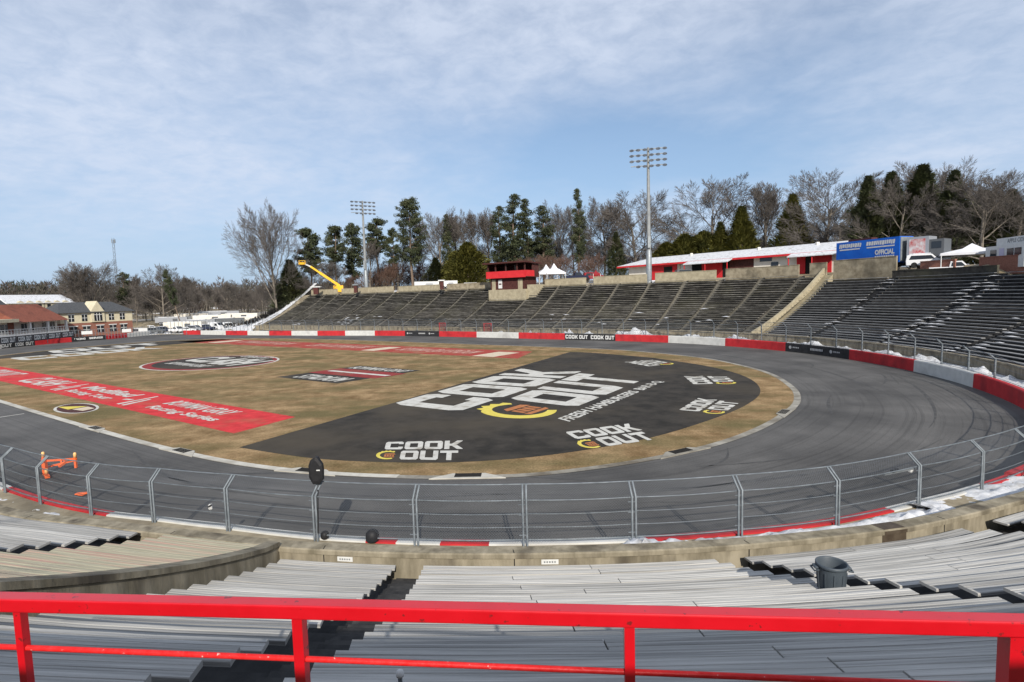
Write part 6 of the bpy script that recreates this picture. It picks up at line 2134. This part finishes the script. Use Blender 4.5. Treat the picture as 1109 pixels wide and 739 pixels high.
# trees one can tell apart
T = [
 ('bigbare', 300, 183, 211, 'very tall spreading bare tree at the left end of the far stand', 1.2, .72),
 ('cedar', 316, 187, 281, 'dark ivy like evergreen just right of the tall bare tree', .3, 1.5),
 ('pineA', 338, 196, 245, 'round topped pine left of the yellow boom, nearest the tall bare tree', .4, 1.0), ('pineA', 366, 192, 243, 'round topped pine right above the yellow boom', 2.2, 1.0),
 ('pineB', 384, 205, 240, 'slender pine left of the farther light mast', 1.0, .9), ('pineA', 411, 200, 235, 'broad pine crown right behind the farther light mast', 3.5, 1.2), ('pineB', 428, 195, 246, 'pine between the farther light mast and the tallest pine', 5.0, .9),
 ('bigpine', 447, 176, 216, 'tallest dark pine with a bare lower trunk above the white trailers', .7, 1.0),
 ('cedar', 473, 168, 279, 'dark evergreen bush behind the white trailers', 2.0, 1.9), ('olive', 508, 160, 262, 'olive green dense evergreen left of the red tower', .2, 1.15), ('olive', 495, 165, 272, 'lower olive evergreen left of the broad olive one', 2.2, 1.0),
 ('thinpine', 558, 168, 209, 'thin ragged pine above the red tower', .5, 1.2), ('thinpine', 572, 172, 214, 'second ragged pine just right of the one above the tower', 2.5, 1.1), ('thinpine', 590, 170, 222, 'ragged pine above the white peaked tents', 4.0, 1.3), ('thinpine', 543, 175, 222, 'ragged pine left of the one above the tower', 1.3, 1.1),
 ('thinpine', 628, 155, 203, 'tall narrow spruce standing alone left of the taller light mast', 3.1, .72), ('cedar', 668, 146, 251, 'dark cone shaped evergreen left of the concession building', 1.0, 1.0),
 ('bareB', 690, 158, 204, 'wide round bare tree behind the taller light mast', .3, 1.25), ('bareA', 655, 165, 214, 'bare tree left of the wide round one behind the mast', 1.8, 1.0),
 ('bareB', 770, 150, 187, 'wide round bare tree above the white roof, left of the olive evergreens', 1.1, 1.15), ('olive', 742, 140, 253, 'low olive evergreen above the white roof right of the taller mast', .4, 1.2), ('olive', 722, 142, 262, 'lowest olive evergreen above the left part of the white roof', 3.0, 1.2), ('olivecone', 780, 138, 240, 'olive evergreen next to the pointed olive cone', 1.0, 1.3), ('olivecone', 803, 136, 223, 'pointed olive cone evergreen above the white roof', 2.0, 1.45), ('olive', 762, 139, 250, 'rounded olive evergreen between two taller ones', 5.0, 1.1),
 ('bareC', 828, 146, 193, 'upright bare tree between the olive cone and the dark cedar', .4, 1.15), ('olivecone', 857, 134, 210, 'dark pointed cedar standing apart above the white roof', 4.2, 1.25),
 ('bareB', 890, 138, 179, 'large pale bare tree above the left end of the blue trailer', 2.0, 1.1), ('bareD', 908, 136, 218, 'lower bushy bare tree above the blue trailer', 4.0, 1.2),
 ('bigcedar', 938, 122, 190, 'tall dark cedar behind the right half of the blue trailer', 1.0, 1.2), ('bigcedar', 962, 124, 186, 'tall dark cedar right of the blue trailer', 2.6, 1.3), ('bigcedar', 996, 125, 178, 'tallest dark cedar among the right hand trees', 4.0, 1.45), ('bigcedar', 1030, 120, 184, 'dark cedar behind the bare tree by the white food trailer', 5.0, 1.2),
 ('bareB', 972, 118, 190, 'bare tree with pale stems in front of the dark cedars', 3.3, 1.0), ('bareA', 1004, 142, 171, 'bare top showing above the tallest dark cedar', .8, 1.0), ('bareD', 1062, 112, 185, 'pale stemmed bare tree above the white food trailer', 1.4, 1.1), ('bareB', 1098, 116, 184, 'bare tree at the right edge of the picture', 2.8, 1.1), ('bareA', 1038, 132, 196, 'bare tree between the dark cedar and the food trailer', 2.8, 1.0),
 ('bigcedar', 1092, 122, 205, 'dark evergreen at the right edge behind the bare trees', .8, 1.6), ('bigcedar', 1062, 122, 206, 'dark evergreen mass behind the food trailer', 2.8, 1.6),
 ('bareA', 480, 190, 226, 'bare tree right of the tallest pine', .2, .9), ('bareC', 497, 196, 229, 'upright bare tree, second right of the tallest pine', 1.6, .9), ('bareC', 516, 186, 226, 'bare tree behind the olive evergreen', 2.6, .9), ('thinpine', 487, 186, 231, 'thin pine top among the bare trees right of the tallest pine', 2.6, .8),
 ('bareC', 531, 190, 226, 'upright bare tree left of the tower roof', 3.9, .9), ('bareA', 608, 176, 218, 'bare tree above the white tents', 5.0, .9),
 ('bareA', 104, 235, 281, 'bare tree standing left of the radio mast', 1.0, 1.0), ('bareB', 176, 226, 284, 'bare tree behind the leaning pine', 2.0, .9), ('bareC', 205, 232, 297, 'small bare tree right of the leaning pine', 3.0, 1.0), ('pineB', 136, 248, 294, 'small pine right of the radio mast', 2.0, 1.1), ('bareC', 92, 232, 286, 'slim bare tree, the leftmost above the clubhouse', 4.0, .9), ('bareC', 147, 240, 296, 'slim bare tree right of the small pine', 5.0, .8),
]
for (k, px, d, yt, lab, rz, w) in T: plant(k, px, d, yt, lab, None, rz, None, w)
pl_ = plant('pineB', 196, 205, 289, 'dark pine leaning to the left over the snowed lot', None, 1.0, None, .6)
pl_.rotation_euler = (0, R(-13), 0)
# reddish brush behind the far stand
sr = random.Random(9)
for i in range(26):
    px = 322 + i * 8.6 + sr.uniform(-3, 3)
    plant('brush', px, sr.uniform(192, 208), 0, 'reddish brown bare brush under the pines behind the far stand', 'brush behind the far stand', sr.uniform(0, 6), sr.uniform(6, 10.5), 1.15, 'shrub')
# the wood behind: bare trees nothing tells apart
for i in range(44):
    px = 310 + i * 18.5 + sr.uniform(-7, 7)
    d = sr.uniform(192, 225) - (px - 310) * .06
    hh = {True: sr.uniform(14, 20), False: sr.uniform(10, 15.5)}[px < 660]
    plant(sr.choice(['bareA', 'bareB', 'bareC', 'bareD', 'bareC']), px, d, 0, 'bare grey brown tree in the wood behind the grandstand', 'bare trees of the wood behind the grandstand', sr.uniform(0, 6), hh, sr.uniform(.85, 1.2))
for i in range(30):
    px = 560 + i * 18.5 + sr.uniform(-7, 7)
    plant('brush', px, sr.uniform(140, 165), 0, 'brown bare undergrowth behind the buildings above the stand', 'undergrowth behind the buildings', sr.uniform(0, 6), sr.uniform(6, 9), 1.3, 'shrub')
for i in range(22):
    px = 75 + i * 10 + sr.uniform(-4, 4)
    plant(sr.choice(['bareC', 'bareD', 'bareA']), px, sr.uniform(245, 300), 0, 'bare tree at the edge of the snowed lot', 'bare trees beyond the lot', sr.uniform(0, 6), sr.uniform(10, 15), 1.0)

# far wood on the left: one mass of many small crowns
b = MB()
fw = random.Random(33)
for i in range(900):
    px = fw.uniform(-90, 420); d = fw.uniform(300, 720)
    p = at(px, d); p.z = ground_h(p.x, p.y)
    H = fw.uniform(11, 19); W = fw.uniform(3, 5.5)
    b.tube([(p.x, p.y, p.z), (p.x, p.y, p.z + H * .6)], .25, 3, 0, False)
    for q in range(90):
        u = fw.random()
        rr = W * math.sin(math.pi * (.15 + .8 * u)) * fw.random() ** .4
        a = fw.random() * 6.283
        c = Vector((p.x + rr * math.cos(a), p.y + rr * math.sin(a), p.z + H * (.15 + .85 * u)))
        dd = Vector((math.cos(a) * .6, math.sin(a) * .6, 1)).normalized() * fw.uniform(1.2, 2.6)
        e_ = Vector((fw.gauss(0, 1), fw.gauss(0, 1), 0)).normalized() * fw.uniform(.12, .45)
        b.add([c - e_, c + e_, c + dd], [(0, 1, 2)])
tag(b.build('far_wood', m_farwood), kind='stuff')
# unseen pines and bare trees, added behind the upper rows to dapple the foreground benches
for (x, y, top, k, lab) in [(-17, -46, 34.4, 'bareB', 'unseen bare tree added for dappled shade, leftmost of the row'), (-7, -45, 34.6, 'bareA', 'unseen bare tree added for dappled shade, left of the three pines'), (1.5, -46, 33.6, 'pineA', 'unseen round pine added for dappled shade beside the bare trees'),
                            (8.5, -45, 34.0, 'pineB', 'unseen slender pine added for dappled shade in the middle of the row'), (15.5, -46, 33.7, 'pineA', 'unseen pine added for dappled shade, last one before the right bare tree'), (24, -46, 34.4, 'bareB', 'unseen bare tree added for dappled shade, rightmost of the row'), (-29, -45, 33.5, 'bareD', 'unseen low branched bare tree added for shade behind the left part of the stand')]:
    p = Vector((x, y, ground_h(x, y)))
    e = empty('tree', p, lab, 'tree', 'unseen trees added for dappled shade')
    for nm, me in zip(('trunk', 'crown'), PROTO[k]):
        o = bpy.data.objects.new(nm, me); col.objects.link(o); o.parent = e
    s = (top - p.z) / (22.5 if 'pine' in k else 20.0); e.scale = (s, s, s); e.rotation_euler = (0, 0, x)

# ================================================================== LIGHT, SKY, CAMERA
SUN_EL, SUN_DIR = R(30.5), Vector((.155, -.988, 0))
sun = bpy.data.lights.new('sun', 'SUN'); sun.energy = 3.9; sun.angle = R(.55); sun.color = (1.0, .94, .85)
so = bpy.data.objects.new('sun', sun); col.objects.link(so)
sd = Vector((SUN_DIR.x * math.cos(SUN_EL), SUN_DIR.y * math.cos(SUN_EL), math.sin(SUN_EL)))
so.rotation_euler = sd.to_track_quat('Z', 'Y').to_euler()
so.location = (0, -60, 80)

w = bpy.data.worlds.new('World'); scene.world = w; w.use_nodes = True
nt = w.node_tree
bg = nt.nodes['Background']
sky = nt.nodes.new('ShaderNodeTexSky'); sky.sky_type = 'NISHITA'; sky.sun_disc = False
sky.sun_elevation = SUN_EL; sky.sun_rotation = math.atan2(sd.x, sd.y)
sky.altitude = 250; sky.air_density = 1.0; sky.dust_density = .6; sky.ozone_density = 1.6
tc = nt.nodes.new('ShaderNodeTexCoord')
sp = nt.nodes.new('ShaderNodeSeparateXYZ'); nt.links.new(tc.outputs['Generated'], sp.inputs[0])
def math_(op, a=None, b_=None, va=None, vb=None):
    n = nt.nodes.new('ShaderNodeMath'); n.operation = op
    if a is not None: nt.links.new(a, n.inputs[0])
    elif va is not None: n.inputs[0].default_value = va
    if b_ is not None: nt.links.new(b_, n.inputs[1])
    elif vb is not None: n.inputs[1].default_value = vb
    return n.outputs[0]
zc = math_('MAXIMUM', sp.outputs[2], vb=.03)
zd = math_('ADD', zc, vb=.20)
ux = math_('DIVIDE', sp.outputs[0], zd); uy = math_('DIVIDE', sp.outputs[1], zd)
cb_ = nt.nodes.new('ShaderNodeCombineXYZ'); nt.links.new(ux, cb_.inputs[0]); nt.links.new(uy, cb_.inputs[1])
def cl_noise(scale, detail, rough, off, stretch=(1, 1, 1), rot=0):
    mp = nt.nodes.new('ShaderNodeMapping'); mp.inputs['Location'].default_value = off; mp.inputs['Scale'].default_value = stretch; mp.inputs['Rotation'].default_value = (0, 0, rot)
    nt.links.new(cb_.outputs[0], mp.inputs[0])
    n = nt.nodes.new('ShaderNodeTexNoise'); n.inputs['Scale'].default_value = scale; n.inputs['Detail'].default_value = detail; n.inputs['Roughness'].default_value = rough
    n.inputs['Distortion'].default_value = .3
    nt.links.new(mp.outputs[0], n.inputs[0]); return n.outputs[0]
n_big = cl_noise(.5, 4, .5, (2.1, .3, 0))
n_rip = cl_noise(9.0, 6, .62, (0, 0, 3), (1, 1.1, 1), R(25))
n_mid = cl_noise(1.7, 5, .55, (4, 1, 1))
def ramp_(src, a, va, b_, vb):
    r = nt.nodes.new('ShaderNodeValToRGB')
    r.color_ramp.elements[0].position = a; r.color_ramp.elements[0].color = (va, va, va, 1)
    r.color_ramp.elements[1].position = b_; r.color_ramp.elements[1].color = (vb, vb, vb, 1)
    nt.links.new(src, r.inputs[0]); return r.outputs[0]
gd = nt.nodes.new('ShaderNodeVectorMath'); gd.operation = 'SUBTRACT'
nt.links.new(tc.outputs['Generated'], gd.inputs[0]); g0 = ray(680, 170).normalized(); gd.inputs[1].default_value = g0
gs = nt.nodes.new('ShaderNodeVectorMath'); gs.operation = 'MULTIPLY'; nt.links.new(gd.outputs[0], gs.inputs[0]); gs.inputs[1].default_value = (1.0, 1.0, 2.6)
gl = nt.nodes.new('ShaderNodeVectorMath'); gl.operation = 'LENGTH'; nt.links.new(gs.outputs[0], gl.inputs[0])
gap_ = ramp_(math_('ADD', gl.outputs['Value'], math_('MULTIPLY', math_('SUBTRACT', n_mid, vb=.5), vb=.55)), .12, .08, .40, 1.0)
veil = math_('MULTIPLY', ramp_(n_big, .30, 0.55, .52, 1.0), gap_)
rip = ramp_(n_rip, .34, .66, .62, 1.0)
mid = ramp_(n_mid, .28, .62, .56, 1.0)
dens = math_('MULTIPLY', math_('MULTIPLY', veil, rip), mid)
# thinner towards the horizon
hz = ramp_(sp.outputs[2], .02, .08, .18, 1.0)
dens = math_('MULTIPLY', dens, hz)
dens = math_('MULTIPLY', dens, vb=.86)
mx = nt.nodes.new('ShaderNodeMix'); mx.data_type = 'RGBA'
# moist blue air low down
low = ramp_(sp.outputs[2], .0, .85, .42, 0.0)
ml_ = nt.nodes.new('ShaderNodeMix'); ml_.data_type = 'RGBA'
nt.links.new(low, ml_.inputs[0]); nt.links.new(sky.outputs[0], ml_.inputs[6]); ml_.inputs[7].default_value = (2.75, 4.2, 6.5, 1)
nt.links.new(dens, mx.inputs[0]); nt.links.new(ml_.outputs[2], mx.inputs[6])
mx.inputs[7].default_value = (5.7, 6.35, 7.6, 1)
nt.links.new(mx.outputs[2], bg.inputs[0])
bg.inputs[1].default_value = .092

cam = bpy.data.cameras.new('camera')
co = bpy.data.objects.new('camera', cam); col.objects.link(co)
cam.sensor_width = 36.0; cam.sensor_fit = 'HORIZONTAL'
cam.lens = FPX / 1109 * 36.0
cam.clip_start = .05; cam.clip_end = 6000
m4 = Matrix(((RT.x, UP.x, -FW.x, CAM.x), (RT.y, UP.y, -FW.y, CAM.y), (RT.z, UP.z, -FW.z, CAM.z), (0, 0, 0, 1)))
co.matrix_world = m4
scene.camera = co
vs_ = scene.view_settings
vs_.view_transform = 'Standard'; vs_.look = 'None'; vs_.exposure = 0.4; vs_.gamma = 1.0; vs_.use_curve_mapping = False
scene.cycles.max_bounces = 6; scene.cycles.transparent_max_bounces = 12
try: scene.cycles.use_denoising = True
except Exception: pass
